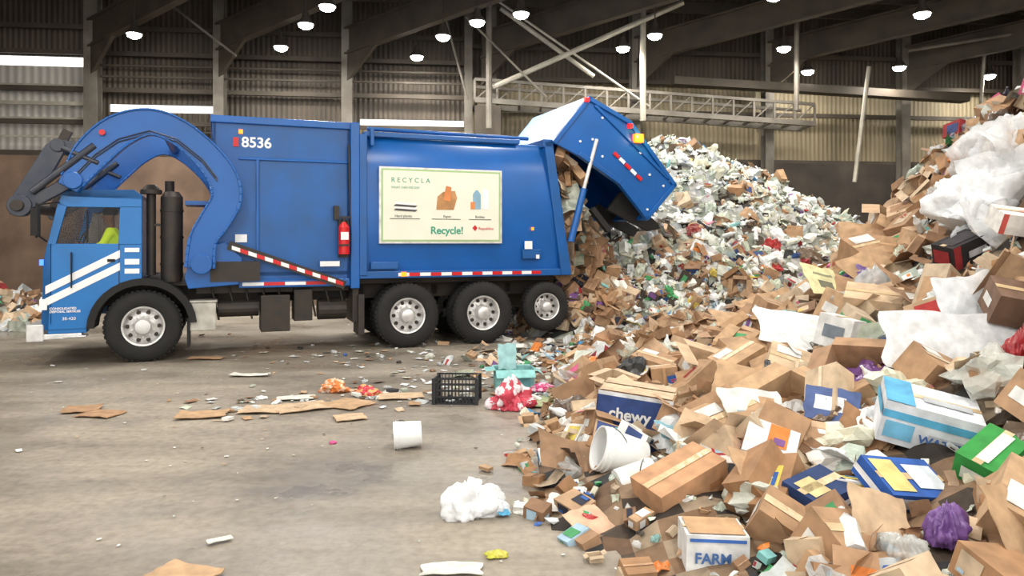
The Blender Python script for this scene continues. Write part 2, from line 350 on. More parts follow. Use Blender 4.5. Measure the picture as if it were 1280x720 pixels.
def wheel(s,y,z,r,w,front,flip=1,dual=False):
    k=r/.515
    m=MB()
    T=Matrix.Translation((s,y,z))@Matrix.Scale(flip,4,(0,1,0))
    def tyre(o):
        m.lathe([(.285*k,o+.03),(.31*k,o+.01),(.36*k,o),(.46*k,o+.005),(.50*k,o+.035),(.515*k,o+.07),(.515*k,o+w-.07),(.49*k,o+w-.02),(.3*k,o+w),(.285*k,o+w)],40,0,T=T)
        for i in range(44):
            a=2*math.pi*i/44
            Tt=T@Matrix.Rotation(a,4,'Y')@Matrix.Translation((.515*k,o,0)); m.box(-.012,.008,.05,w-.05,-.022*k,.022*k,0,T=Tt)
    tyre(0)
    if dual: tyre(w+.05)
    if front: pr=[(.288,.03),(.285,.01),(.262,.02),(.25,.08),(.235,.10),(.17,.045),(.13,.03),(.11,.0),(.10,-.06),(.06,-.07),(.001,-.07)]
    else: pr=[(.288,.03),(.285,.01),(.262,.02),(.25,.12),(.235,.15),(.19,.13),(.13,.12),(.11,.08),(.10,.0),(.07,-.02),(.001,-.02)]
    m.lathe([(a*k,b_) for a,b_ in pr],36,1,T=T)
    yy=.075 if front else .14
    for i in range(10):
        a=2*math.pi*i/10
        p=T@Vector((.205*k*math.cos(a),yy-.02,.205*k*math.sin(a))); q=T@Vector((.205*k*math.cos(a),yy+.02,.205*k*math.sin(a)))
        m.cyl(p,q,.03*k,n=10,mi=2)
        a+=.31
        p=T@Vector((.15*k*math.cos(a),yy-.07,.15*k*math.sin(a))); q=T@Vector((.15*k*math.cos(a),yy-.02,.15*k*math.sin(a)))
        m.cyl(p,q,.014*k,n=6,mi=1)
    m.obj('wheel',[BLACK,SILV,DARK],TR,smooth=True)
wheel(0,0,.52,.52,.32,True); wheel(0,2.45,.52,.52,.32,True,-1)
for s,z,r in ((3.91,.53,.53),(5.23,.53,.53),(6.42,.60,.43)):
    wheel(s,0,z,r,.25,False,1,r>.5); wheel(s,2.45,z,r,.25,False,-1,r>.5)
Y0,Y1=.12,2.36
m=MB()
m.prism([(.92,1.2),(.92,3.62),(1.0,3.62),(1.0,1.2)],Y0,Y1)
m.prism([(2.92,1.07),(2.92,3.64),(3.0,3.64),(3.0,1.07)],Y0,Y1)
for y0,y1 in ((Y0,Y0+.06),(Y1-.06,Y1)): m.prism([(.92,1.25),(.92,3.60),(3.0,3.62),(3.0,1.07),(1.3,1.15)],y0,y1)
m.box(.95,2.98,Y0,Y1,1.2,1.3)
m.obj('hopper_body',BLUE2,TR,bevel=.02)
m=MB()
m.box(.9,3.02,Y0-.05,Y0+.08,3.55,3.66); m.box(.9,3.02,Y1-.08,Y1+.05,3.55,3.66); m.box(.9,1.0,Y0,Y1,3.55,3.66)
m.box(1.55,1.60,Y0-.03,Y0,1.25,3.02); m.box(1.3,2.95,Y0-.03,Y0,3.0,3.04)
m.box(1.3,2.98,Y0-.06,Y0+.02,1.04,1.16)
m.box(2.98,3.12,-.0,Y0+.1,1.0,3.66); m.box(2.98,3.12,Y1-.1,Y1+.06,1.0,3.66); m.box(2.98,3.12,Y0,Y1,3.5,3.6)
m.prism([(.55,1.2),(.62,1.6),(1.1,1.75),(1.35,1.5),(1.3,1.1),(.6,1.05)],-.02,Y0)
m.obj('hopper_frame',BLUE,TR,bevel=.012)
m=MB()
prof=[(.10,1.25),(.06,1.7),(.04,2.3),(.07,2.9),(.12,3.35),(.20,3.46),(.4,3.5)]
full=prof+[(2.48-y,z) for y,z in reversed(prof)]
n=len(full)
def rs(z): return 6.84-(z-1.17)*.14
vs=[(3.12,y,z) for y,z in full]+[(rs(z),y,z) for y,z in full]
fs=[(i,i+n,i+n+1,i+1) for i in range(n-1)]+[tuple(range(n-1,-1,-1))]
m.add(vs,fs); m.obj('packer_body',BLUE,TR,smooth=True)
m=MB()
m.box(3.12,6.84,.02,.14,1.15,1.27); m.box(3.12,6.84,2.34,2.46,1.15,1.27); m.box(3.12,6.84,.1,2.4,1.15,1.22)
m.prism([(6.70,1.15),(6.36,3.52),(6.52,3.55),(6.9,1.15)],-.0,.16); m.prism([(6.70,1.15),(6.36,3.52),(6.52,3.55),(6.9,1.15)],2.32,2.48)
m.box(6.34,6.52,.0,2.48,3.42,3.56)
m.box(3.12,3.24,.0,.12,1.2,3.48)
m.box(3.2,5.9,.1,.2,3.46,3.54); m.box(3.2,5.9,2.3,2.4,3.46,3.54)
m.box(3.3,3.36,.02,.1,3.3,3.6);
m.box(5.95,6.3,.0,.08,1.45,1.62)
for s in (3.5,4.3,5.1,5.9): m.box(s,s+.08,.2,2.3,3.48,3.56)
m.cyl((3.3,.35,3.62),(6.2,.35,3.60),.035,n=8)
m.box(3.3,3.75,.0,.08,1.3,1.42)
m.obj('packer_frame',BLUE2,TR,bevel=.012)
m=MB(); m.box(6.55,6.6,.2,2.3,1.3,3.4); m.obj('packer_opening_shade',DARK,TR)  # dark sheet standing in for the shade inside the open body
m=MB(); m.box(3.43,5.55,-.02,.05,1.72,2.97,0); m.box(3.46,5.52,-.025,-.02,1.75,2.94,2); m.box(3.49,5.49,-.03,-.025,1.78,2.91,1)
m.obj('banner_panel',[SILV,CREAM,BORD],TR)
m=MB()
def q(x0,x1,z0,z1,mi,d=-.036): m.box(x0,x1,d,-.03,z0,z1,mi)
for i in range(4): m.prism([(3.66,2.26+i*.035),(4.02,2.24+i*.035),(4.06,2.27+i*.035),(3.70,2.29+i*.035)],-.036,-.03,3 if i%2 else 4)
m.prism([(4.38,2.28),(4.68,2.28),(4.74,2.48),(4.70,2.60),(4.50,2.58),(4.40,2.5)],-.036,-.03,0); m.prism([(4.5,2.44),(4.62,2.42),(4.64,2.66),(4.55,2.68)],-.040,-.03,5)
m.prism([(5.02,2.3),(5.16,2.3),(5.16,2.55),(5.11,2.62),(5.07,2.62),(5.02,2.55)],-.036,-.03,6); m.prism([(5.2,2.3),(5.3,2.3),(5.3,2.62),(5.2,2.66)],-.036,-.03,3); m.prism([(4.98,2.3),(5.06,2.3),(5.06,2.42),(4.98,2.42)],-.04,-.03,5)
m.prism([(5.06,1.93),(5.10,1.98),(5.06,2.03),(5.01,1.98)],-.036,-.03,7)
q(3.6,4.1,2.12,2.13,4);q(4.3,4.8,2.12,2.13,4);q(4.95,5.35,2.12,2.13,4)
m.obj('banner_pictures',[BROWNP,BORD,CREAM,WHITE,GREY,mat('print_orange',(225,140,80),.5),mat('print_blue',(140,180,205),.5),RED],TR)
text('R E C Y C L A',TR,3.62,2.72,.11,GREENT,-.032); text('WHAT CAN WE DO?',TR,3.62,2.62,.05,GREENT,-.032)
text('Recycle!',TR,4.28,1.88,.17,GREENT,-.032,bold=True)
text('Hard plastic',TR,3.68,2.15,.06,GREY,-.032);text('Paper',TR,4.5,2.15,.06,GREY,-.032);text('Bottles',TR,5.06,2.15,.06,GREY,-.032);text('Republica',TR,5.12,1.95,.07,RED,-.032)
text('8536',TR,1.34,3.20,.22,WHITE,.115,bold=True,name='fleet_number')
m=MB(); m.box(1.22,1.3,.1,.119,3.2,3.34); m.obj('fleet_decal',RED,TR)
m=MB()
def tape(p0,p1,n,w=.055,y=-.025):
    p0=Vector(p0);p1=Vector(p1)
    for i in range(n):
        a=p0.lerp(p1,i/n); c=p0.lerp(p1,(i+1)/n)
        m.prism([(a.x,a.y-w/2),(c.x,c.y-w/2),(c.x,c.y+w/2),(a.x,a.y+w/2)],y,y+.006,0 if i%2 else 1)
tape((3.75,1.21),(6.3,1.21),14,y=.012); tape((1.35,1.1),(2.6,1.1),4,y=.05,w=.05); tape((1.2,1.66),(2.85,1.08),14,.06,y=-.048); 
m.obj('reflective_tape',[RED,WHITE],TR)
m=MB(); m.box(2.5,2.8,-.01,.02,1.36,1.44); m.box(1.25,1.42,.1,.115,1.74,1.86); m.box(5.98,6.12,-.02,0,1.62,1.76); m.box(6.2,6.26,-.01,.02,1.45,1.52); m.obj('warning_decals',WHITE,TR)
m=MB(); m.beam((1.15,-.02,1.70),(2.88,-.02,1.06),.05,.13); m.box(.9,1.6,-.04,.0,1.15,1.45); m.obj('service_strut',DARK,TR)
m=MB(); m.box(6.12,6.16,.0,.02,1.95,2.0); m.box(3.80,3.88,-.01,.02,1.18,1.25); m.box(1.3,1.36,.09,.12,3.40,3.46); m.obj('amber_markers',ORNG,TR)
m=MB(); m.cyl((2.86,-.06,1.55),(2.86,-.06,1.98),.085,n=20); m.cyl((2.86,-.06,1.98),(2.86,-.06,2.06),.085,.03,n=20); m.cyl((2.86,-.06,2.06),(2.86,-.06,2.12),.03,n=10,mi=1); m.box(2.8,2.95,-.08,-.04,2.12,2.15,1); m.cyl((2.92,-.06,2.1),(2.95,-.08,1.75),.012,n=6,mi=1)
m.box(2.78,2.94,-.15,-.02,1.68,1.71,1); m.box(2.8,2.92,-.149,-.14,1.78,1.9,2)
m.box(2.79,2.93,.0,.12,1.5,2.1,1)
m.obj('fire_extinguisher_mount',[RED,DARK,WHITE],TR,smooth=True)
m=MB(); m.box(2.72,2.8,.02,.12,2.1,2.32); m.cyl((2.95,0.02,3.3),(2.98,0.02,2.0),.015,n=6); m.obj('junction_box',DARK,TR)
cl=[(-.93,2.50,.26),(-.80,2.72,.34),(-.62,3.0,.44),(-.30,3.32,.44),(.10,3.47,.36),(.48,3.34,.36),(.84,3.03,.38),(1.07,2.70,.40),(1.12,2.38,.40),(.96,2.06,.40),(.80,1.77,.36),(.76,1.36,.38)]
def cr(pts,sub=4):
    o=[]
    for i in range(len(pts)-1):
        p0=pts[max(i-1,0)];p1=pts[i];p2=pts[i+1];p3=pts[min(i+2,len(pts)-1)]
        for k in range(sub):
            t=k/sub; o.append(tuple(.5*((2*p1[j])+(-p0[j]+p2[j])*t+(2*p0[j]-5*p1[j]+4*p2[j]-p3[j])*t*t+(-p0[j]+3*p1[j]-3*p2[j]+p3[j])*t**3) for j in range(3)))
    o.append(pts[-1]); return o
cs=cr(cl)
L_=[];R_=[]
for i,(x,z,w) in enumerate(cs):
    a=cs[max(i-1,0)];b_=cs[min(i+1,len(cs)-1)]
    d=Vector((b_[0]-a[0],b_[1]-a[1])).normalized(); nn=Vector((-d.y,d.x))
    L_.append((x+nn.x*w/2,z+nn.y*w/2)); R_.append((x-nn.x*w/2,z-nn.y*w/2))
for y0,y1 in ((-.14,.08),(2.4,2.6)):
    m=MB(); n=len(L_)
    vs=[(p[0],y0,p[1]) for p in L_]+[(p[0],y0,p[1]) for p in R_]+[(p[0],y1,p[1]) for p in L_]+[(p[0],y1,p[1]) for p in R_]
    fs=[]
    for i in range(n-1): fs+=[(i,i+1,n+i+1,n+i),(2*n+i,3*n+i,3*n+i+1,2*n+i+1),(i,2*n+i,2*n+i+1,i+1),(n+i,n+i+1,3*n+i+1,3*n+i)]
    fs+=[(0,n,3*n,2*n),(n-1,3*n-1,4*n-1,2*n-1)]
    m.add(vs,fs)
    for A,s_ in ((L_,1),(R_,-1)):
        for i in range(2,n-1):
            m.beam((A[i][0],y0,A[i][1]),(A[i+1][0],y0,A[i+1][1]),.05,.03)
    m.cyl((.78,y0-.05,1.42),(.78,y1+.05,1.42),.15,n=24); m.cyl((-.86,y0-.05,2.6),(-.86,y1+.05,2.6),.12,n=20)
    m.obj('loader_arm',BLUE,TR,bevel=.01)
m=MB(); m.cyl((.78,.08,1.42),(.78,2.4,1.42),.1,n=16); m.cyl((.3,.0,3.38),(.3,2.5,3.38),.08,n=16); m.box(.55,.85,.1,.9,2.3,2.36); m.obj('arm_cross_shafts',BLUE2,TR)
for y in (-.10,2.42):
    m=MB()
    m.prism([(-1.62,2.12),(-1.42,2.10),(-1.36,2.2),(-.98,2.98),(-.96,3.14),(-1.10,3.18),(-1.2,3.08),(-1.6,2.35)],y,y+.10)
    m.cyl((-1.5,y-.04,2.24),(-1.5,y+.14,2.24),.15,n=20); m.cyl((-1.05,y-.03,3.08),(-1.05,y+.13,3.08),.09,n=18)
    m.beam((-1.5,y+.05,2.2),(-.85,y+.05,2.62),.12,.16); m.beam((-1.2,y+.05,2.35),(-.62,y+.05,3.0),.08,.12)
    m.cyl((-1.36,y-.03,2.42),(-.6,y-.03,3.1),.05,n=12); m.cyl((-1.0,y-.03,3.05),(-.55,y-.03,2.85),.035,n=10)
    m.beam((-1.12,y+.05,3.1),(-.55,y+.05,3.05),.1,.14)
    m.cyl((-1.52,y-.05,2.24),(-1.52,y-.09,2.24),.08,n=14,mi=1)
    m.obj('fork_carriage',[FORK,DARK],TR,bevel=.01)
m=MB(); m.cyl((-1.5,.0,2.24),(-1.5,2.45,2.24),.08,n=16); m.cyl((-1.05,0,3.08),(-1.05,2.45,3.08),.06,n=14)
for y in (.35,2.0):
    m.beam((-1.5,y,2.24),(-1.0,y,3.35),.09,.12); 
m.obj('fork_cross_tubes',DARK,TR)
m=MB(); m.cyl((-.5,-.16,3.28),(-.5,-.2,3.28),.04); m.obj('arm_marker_light',RED,TR)
m=MB()
for k in (0.02,.06):
    pts=[(-.9,2.62),(-.6,2.98),(-.3,3.22),(.1,3.36),(.45,3.26),(.8,2.97),(1.0,2.70)]
    for i in range(len(pts)-1): m.cyl((pts[i][0],-.155,pts[i][1]-k),(pts[i+1][0],-.155,pts[i+1][1]-k),.009,n=6)
m.obj('arm_hoses',FORK,TR)
A=(6.50,3.52);B=(7.22,4.38);C=(8.10,3.98);D=(9.10,2.82);E=(8.45,2.14);F=(7.85,2.80);G=(7.0,3.30)
poly=[A,B,C,D,E,F,G]
m=MB()
for y0,y1 in ((-.02,.06),(2.42,2.50)): m.prism(poly,y0,y1)
def plate(a,b_,t,mi=0,y0=.0,y1=2.48):
    a=Vector(a);b_=Vector(b_);d=(b_-a).normalized();nn=Vector((d.y,-d.x))*t
    m.prism([(a.x,a.y),(b_.x,b_.y),(b_.x+nn.x,b_.y+nn.y),(a.x+nn.x,a.y+nn.y)],y0,y1,mi)
plate(A,B,.06,1); plate(B,C,.06,1); plate(C,D,.06); plate(D,E,.06)
for a,b_ in ((A,B),(B,C),(C,D),(D,E),(E,F),(F,G)):
    plate(a,b_,.08,0,-.06,-.02)
m.beam((7.35,-.03,4.22),(8.9,-.03,2.95),.04,.06)
m.obj('tailgate',[BLUE,LITBLUE],TR,bevel=.01)
m=MB(); m.box(8.14,8.32,-.12,-.02,3.58,3.74,0); m.box(8.02,8.10,-.11,-.02,3.84,3.92,1); m.box(7.12,7.2,-.11,-.03,4.26,4.34,1)
m.obj('tail_lights',[ORNG,REDL],TR,bevel=.01)
m=MB(); 
for i in range(5):
    m.prism([(7.72+i*.12,3.35-i*.1),(7.82+i*.12,3.27-i*.1),(7.86+i*.12,3.32-i*.1),(7.76+i*.12,3.40-i*.1)],-.045,-.02,i%2)
m.obj('tailgate_tape',[RED,WHITE],TR)
m=MB()
for x,z in ((7.3,3.6),(7.5,4.0),(8.5,3.0),(8.8,2.8),(8.3,3.4),(7.05,3.55),(8.45,2.35),(8.95,2.9),(7.5,3.3)): m.cyl((x,-.02,z),(x,-.04,z),.022,n=10)
m.obj('reflectors',WHITE,TR)
pl=bpy.data.lights.new('amber','POINT'); pl.energy=10; pl.color=(1,.4,.1); po=bpy.data.objects.new('tail_lamp_glow',pl); sc.collection.objects.link(po); po.parent=TR; po.location=(8.25,-.25,3.7)
m=MB()
for y in (-.04,2.5): m.cyl((6.86,y,1.75),(7.12,y,2.7),.06,n=14,mi=0); m.cyl((7.12,y,2.7),(7.38,y,3.6),.035,n=12,mi=1)
m.obj('tailgate_cylinders',[BLUE,SILV],TR,smooth=True)
m=MB()
m.prism([(7.8,2.35),(8.7,1.95),(8.95,2.0),(8.9,2.1),(8.1,2.7)],.3,.4); m.prism([(7.9,2.3),(8.9,1.85),(9.1,1.95),(8.1,2.5)],1.2,1.3); m.beam((7.35,.1,2.35),(7.7,.1,1.95),.12,.1)
m.obj('tailgate_seal_flaps',BLACK,TR)

# driver
def skin(name,vr,ed,mt,parent,sub=2):
    me=bpy.data.meshes.new(name); me.from_pydata([v[:3] for v in vr],ed,[]); me.update(); me.materials.append(mt)
    o=bpy.data.objects.new(name,me); sc.collection.objects.link(o); o.parent=parent
    o.modifiers.new('s','SKIN'); sv=me.skin_vertices[0].data
    for i,v in enumerate(vr): sv[i].radius=(v[3],v[4] if len(v)>4 else v[3]); sv[i].use_root=(i==0)
    q=o.modifiers.new('d','SUBSURF'); q.levels=sub; q.render_levels=sub
    return o
DR=empty('truck_driver'); DR.parent=TR
DR.location=(-.02,-.18,0.04)
skin('torso_jacket',[(-.42,.6,1.42,.14,.17),(-.40,.6,1.62,.13,.17),(-.42,.6,1.80,.13,.19),(-.43,.6,1.90,.07),(-.43,.42,1.86,.07),(-.52,.36,1.66,.055),(-.70,.42,1.60,.045),(-.43,.78,1.86,.07),(-.52,.84,1.66,.055),(-.70,.78,1.62,.045)],[(0,1),(1,2),(2,3),(2,4),(4,5),(5,6),(2,7),(7,8),(8,9)],HIVIS,DR)
skin('trousers',[(-.42,.6,1.42,.13,.16),(-.50,.5,1.42,.09),(-.88,.48,1.46,.07),(-.92,.48,1.22,.05),(-.50,.7,1.42,.09),(-.88,.72,1.46,.07),(-.92,.72,1.22,.05)],[(0,1),(1,2),(2,3),(0,4),(4,5),(5,6)],JEANS,DR)
for yy,sg in ((.42,1),(.78,-1)):
    v=[(-.70,yy,1.61,.03),(-.77,yy+.0,1.64,.034,.02)]; e=[(0,1)]
    for k in range(4):
        b0=len(v); oy=(k-1.5)*.02
        v+= [(-.82,yy+oy,1.665,.011),(-.86-.004*k,yy+oy,1.70,.010),(-.885,yy+oy,1.675,.009),(-.875,yy+oy,1.65,.008)]
        e+=[(1,b0),(b0,b0+1),(b0+1,b0+2),(b0+2,b0+3)]
    b0=len(v); v+=[(-.78,yy+sg*.035,1.65,.012),(-.82,yy+sg*.045,1.64,.011),(-.85,yy+sg*.03,1.64,.009)]; e+=[(1,b0),(b0,b0+1),(b0+1,b0+2)]
    skin('hand',v,e,SKIN,DR,1)
skin('head_and_neck',[(-.43,.6,1.90,.055),(-.44,.6,1.98,.055),(-.46,.6,2.03,.075,.07),(-.46,.6,2.10,.095,.078),(-.45,.6,2.17,.085,.07),(-.555,.6,2.065,.014),(-.575,.6,2.055,.012)],[(0,1),(1,2),(2,3),(3,4),(3,5),(5,6)],SKIN,DR)
m=MB()
for yy in (.515,.685): m.cyl((-.44,yy,2.07),(-.44,yy+(.01 if yy>.6 else -.01),2.07),.028,n=10,mi=1)
m.lathe([(.10,2.10),(.104,2.15),(.09,2.20),(.05,2.23),(.001,2.24)],20,0,T=Matrix.Translation((-.45,.6,0)),ax='z')
m.prism([(-.64,2.12),(-.53,2.15),(-.53,2.135),(-.64,2.11)],.54,.66,0)
for yy in (.57,.63): m.box(-.556,-.55,yy-.012,yy+.012,2.085,2.095,2)
m.box(-.553,-.548,.575,.625,2.02,2.028,3)
m.obj('cap_ears_eyes',[HAIR,SKIN,BLACK,RED],DR,smooth=True)

# ---------------------------------------------------------------- piles
def interp(x,K):
    if x<=K[0][0]: return K[0][1]
    for i in range(len(K)-1):
        if x<=K[i+1][0]:
            t=(x-K[i][0])/(K[i+1][0]-K[i][0]); return K[i][1]*(1-t)+K[i+1][1]*t
    return K[-1][1]
FOOT=[(2,1.5),(3.3,1.2),(3.9,.95),(4.8,.45),(6,.45),(8,.65),(10,.9),(11.7,1.15),(14,1.5)]
HD=[(-.35,0),(0,.08),(.35,.17),(1,.28),(2,.5),(3,.95),(3.7,1.5),(4.2,2.05),(4.7,2.7),(5.4,3.5),(6.5,4.0),(9,4.1)]
def Hn(x,y):
    d=x-interp(y,FOOT); h=interp(d,HD)
    f=interp(y,[(9.3,1),(11,.82),(12.5,.5),(14,.25),(17,.1)])
    return h*f
def Hw(x,y):
    dx=x-3.9; dx=dx/7.7 if dx>0 else dx/5.4
    dy=y-18.4; dy=dy/5.6 if dy<0 else dy/7
    r=math.sqrt(dx*dx+dy*dy); return max(0,4.25*(1-r**1.2)) if r<1 else 0
def Hm(x,y):
    r=math.hypot((x-1.45),(y-14.6)); return max(0,2.0*(1-r/1.35))
def H0(x,y): return max(Hn(x,y),Hw(x,y),Hm(x,y))
def H(x,y):
    h=H0(x,y)
    if h<=0.01: return 0
    return max(0,h+min(1,h*2)*(.20*noise.noise(Vector((x*.8,y*.8,0)))+.12*noise.noise(Vector((x*2.3,y*2.3,5)))))
def nrm(x,y):
    e=.15; return Vector((-(H(x+e,y)-H(x-e,y))/(2*e),-(H(x,y+e)-H(x,y-e))/(2*e),1)).normalized()
CB=[lin(c) for c in ((190,156,122),(174,138,106),(202,170,138),(160,126,96),(184,148,112),(212,188,158),(146,112,84),(196,176,150),(168,128,92))]
WH=[lin(c) for c in ((236,238,238),(224,226,226),(212,216,216),(240,238,232),(200,206,206))]
PL=[lin(c) for c in ((214,218,206),(200,208,188),(186,192,178),(222,220,198),(180,192,180),(230,234,226))]
CO=[lin(c) for c in ((50,96,170),(80,150,200),(190,60,60),(220,130,60),(226,205,100),(70,150,95),(120,80,140),(215,100,140),(40,44,60),(56,76,126),(130,190,190),(150,45,50),(170,200,220))]
DK=[lin(c) for c in ((66,56,48),(90,74,60),(60,62,64),(106,88,70))]
def col(s):
    r=random.random()
    if s=='near': P=((.54,CB),(.76,WH),(.86,PL),(.94,CO),(1.01,DK))
    elif s=='white': P=((.10,CB),(.46,WH),(.90,PL),(.955,CO),(1.01,DK))
    elif s=='mid': P=((.38,CB),(.68,WH),(.84,PL),(.95,CO),(1.01,DK))
    elif s=='dump': P=((.75,CB),(.83,WH),(.88,PL),(.92,CO),(1.01,DK))
    elif s=='fl': P=((.34,CB),(.80,WH),(.90,PL),(.92,CO),(1.01,DK))
    for p,L in P:
        if r<p:
            c=random.choice(L); k=RU(.85,1.08); return tuple(min(.95,x*k) for x in c),('c' if L is CB else 'o')
def ico(n):
    bm=bmesh.new(); bmesh.ops.create_icosphere(bm,subdivisions=n,radius=1); bm.verts.ensure_lookup_table()
    V=[v.co.copy() for v in bm.verts]; F=[tuple(v.index for v in f.verts) for f in bm.faces]; bm.free(); return V,F
JV,JF=ico(1); IV,IF=ico(2); BV,BF=ico(3); XV,XF=ico(5)
def p_box(mb,T,sx,sy,sz,c,lab=None):
    j=lambda:RU(-.04,.04)
    vs=[]
    for z in (-1,1):
        for x,y in ((-1,-1),(1,-1),(1,1),(-1,1)): vs.append(((x/2+j())*sx,(y/2+j())*sy,(z/2+j())*sz))
    FF=[(0,3,2,1),(4,5,6,7),(0,1,5,4),(1,2,6,5),(2,3,7,6),(3,0,4,7)]
    mb.add(vs,FF,0,c,T)
    if lab:
        lab2=random.choice(WH+CO)
        for f in FF:
            if random.random()<.3: continue
            P=[Vector(vs[i]) for i in f]; nn=(P[1]-P[0]).cross(P[3]-P[0]).normalized()*.004
            def sub(u0,u1,v0,v1,cc,e):
                g=lambda u,v:P[0].lerp(P[1],u).lerp(P[3].lerp(P[2],u),v)+nn*e
                mb.add([g(u0,v0),g(u1,v0),g(u1,v1),g(u0,v1)],[(0,1,2,3)],0,cc,T)
            u0=RU(.05,.3);v0=RU(.05,.3); sub(u0,RU(.6,.95),v0,RU(.55,.95),lab,1)
            if random.random()<.6: sub(u0+.05,u0+RU(.15,.4),v0+.05,v0+RU(.12,.3),lab2,1.8)
    elif random.random()<.6:
        P=[Vector(vs[i]) for i in (4,5,6,7)]; nn=Vector((0,0,.004))
        g=lambda u,v:P[0].lerp(P[1],u).lerp(P[3].lerp(P[2],u),v)+nn
        mb.add([g(0,.45),g(1,.45),g(1,.56),g(0,.56)],[(0,1,2,3)],1,tuple(min(.9,x*1.25) for x in c),T)
def p_open(mb,T,sx,sy,sz,c):
    a,b_,h=sx/2,sy/2,sz/2; sk=RU(-.15,.15)*sx
    vs=[(-a,-b_,-h),(a,-b_,-h),(a,b_,-h),(-a,b_,-h),(-a+sk,-b_,h),(a+sk,-b_,h),(a+sk,b_,h),(-a+sk,b_,h)]
    fs=[(0,3,2,1),(0,1,5,4),(1,2,6,5),(2,3,7,6),(3,0,4,7)]
    for (i,j_,dx,dy) in ((4,5,0,-1),(5,6,1,0),(6,7,0,1),(7,4,-1,0)):
        L=RU(.25,.42)*min(sx,sy); up=RU(-.6,.5)*L
        k=len(vs)
        for t in (j_,i): vs.append((vs[t][0]+dx*L,vs[t][1]+dy*L,vs[t][2]+up))
        fs.append((i,j_,k,k+1))
    mb.add(vs,fs,0,c,T)
def p_sheet(mb,T,sx,sy,c,mi=0,curl=.25,fm=.5):
    nx,ny=4,3; vs=[]; fd=RU(-fm,fm); ph=RU(0,50); ft=RU(-.4,.4)
    for j in range(ny+1):
        for i in range(nx+1):
            x=(i/nx-.5);y=(j/ny-.5)
            z=abs(x-ft*.5)*fd*sx + curl*sx*noise.noise(Vector((x*3+ph,y*3,ph)))
            vs.append((x*sx+RU(-.02,.02)*sx,y*sy+RU(-.03,.03)*sy,z))
    fs=[(j*(nx+1)+i,j*(nx+1)+i+1,(j+1)*(nx+1)+i+1,(j+1)*(nx+1)+i) for j in range(ny) for i in range(nx)]
    mb.add(vs,fs,mi,c,T)
    if mi==0 and random.random()<.3 and sx>.2:
        cc=random.choice(WH+CO+CB); up=[(vs[k][0],vs[k][1],vs[k][2]+.004) for k in (6,7,8,11,12,13)]
        mb.add(up,[(0,1,4,3),(1,2,5,4)],0,cc,T)
def p_bag(mb,T,s,c,mi=1,hi=0):
    ph=RU(0,90); V,F=((JV,JF),(IV,IF),(BV,BF))[hi]; vs=[]
    for v in V:
        k=1+.8*noise.noise(v*1.5+Vector((ph,0,0)))+.35*noise.noise(v*4+Vector((0,ph,0)))
        vs.append((v.x*s*k,v.y*s*k*.8,v.z*s*k*.5))
    mb.add(vs,F,mi,c,T)
def p_bottle(mb,T,s,c,mi=1,n=8):
    mb.lathe([(.001,0),(.16*s,0),(.17*s,.05*s),(.15*s,.35*s),(.17*s,.6*s),(.06*s,.85*s),(.055*s,1.0*s),(.001,1.0*s)],n,mi,c,T,ax='z')
def TT(x,y,z,n,tilt=.5):
    q=Vector((0,0,1)).rotation_difference(n).to_matrix().to_4x4()
    return Matrix.Translation((x,y,z))@q@Matrix.Rotation(RU(0,6.28),4,'Z')@Matrix.Rotation(random.gauss(0,tilt),4,'X')@Matrix.Rotation(random.gauss(0,tilt),4,'Y')
def piece(mb,x,y,s,cs,tilt=.5,lift=0):
    z=H(x,y)+lift; T=TT(x,y,z+RU(0,.25)*s,nrm(x,y),tilt)
    c,k=col(cs); r=random.random()
    hb=2 if s>.34 else (1 if s>.16 else 0)
    if k=='c':
        if r<.42: p_box(mb,T,s*RU(.7,1.3),s*RU(.5,1),s*RU(.3,.7),c,random.choice(WH+CO+CB) if random.random()<.5 else None)
        elif r<.56: p_open(mb,T,s*RU(.7,1.1),s*RU(.6,.9),s*RU(.4,.7),c)
        else: p_sheet(mb,T,s*RU(.8,1.5),s*RU(.5,1.0),c,0,RU(.03,.15))
    else:
        if r<.34: p_bag(mb,T,s*RU(.35,.55),c,1 if random.random()<.7 else 2,hb)
        elif r<.54: p_sheet(mb,T,s*RU(.6,1.2),s*RU(.5,1),c,random.choice((0,1)),RU(.15,.4))
        elif r<.74: p_box(mb,T,s*RU(.6,1),s*RU(.5,.8),s*RU(.2,.5),c,random.choice(WH+(CO if cs!='white' else PL)) if random.random()<.7 else None)
        elif r<.92: p_bottle(mb,T@Matrix.Rotation(1.57,4,'X'),s*RU(.6,1.0),c)
        else: p_bag(mb,T,s*RU(.3,.5),c,1,hb)
FEAT=[(1.12,6.15,.45),(1.08,4.65,.36),(1.1,3.95,.33),(2.72,4.15,.3),(2.66,4.7,.42),(2.2,4.1,.32),(1.75,4.2,.25),(3.35,5.6,.55),(3.6,5.9,.35),(2.95,7.5,.5),(.78,5.3,.4),(.78,4.85,.35),(4.2,6.8,.35),(4.55,6.4,.3),(2.95,6.45,.25),(3.5,8.4,.4),(3.3,4.8,.2),(2.1,3.55,.2),(4.7,7.4,.6)]
def clear(x,y):
    return not any((x-a)**2+(y-b_+.12)**2<r*r for a,b_,r in FEAT)
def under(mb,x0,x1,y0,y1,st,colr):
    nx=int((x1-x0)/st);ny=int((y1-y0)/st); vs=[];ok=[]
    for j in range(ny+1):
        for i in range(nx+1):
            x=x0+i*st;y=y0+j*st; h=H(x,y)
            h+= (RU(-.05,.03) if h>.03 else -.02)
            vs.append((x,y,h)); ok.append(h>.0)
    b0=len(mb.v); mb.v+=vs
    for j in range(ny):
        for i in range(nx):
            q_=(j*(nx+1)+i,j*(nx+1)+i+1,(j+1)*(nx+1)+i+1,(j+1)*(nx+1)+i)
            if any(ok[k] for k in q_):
                mb.f.append(tuple(k+b0 for k in q_)); mb.m.append(0); mb.c.append(colr())
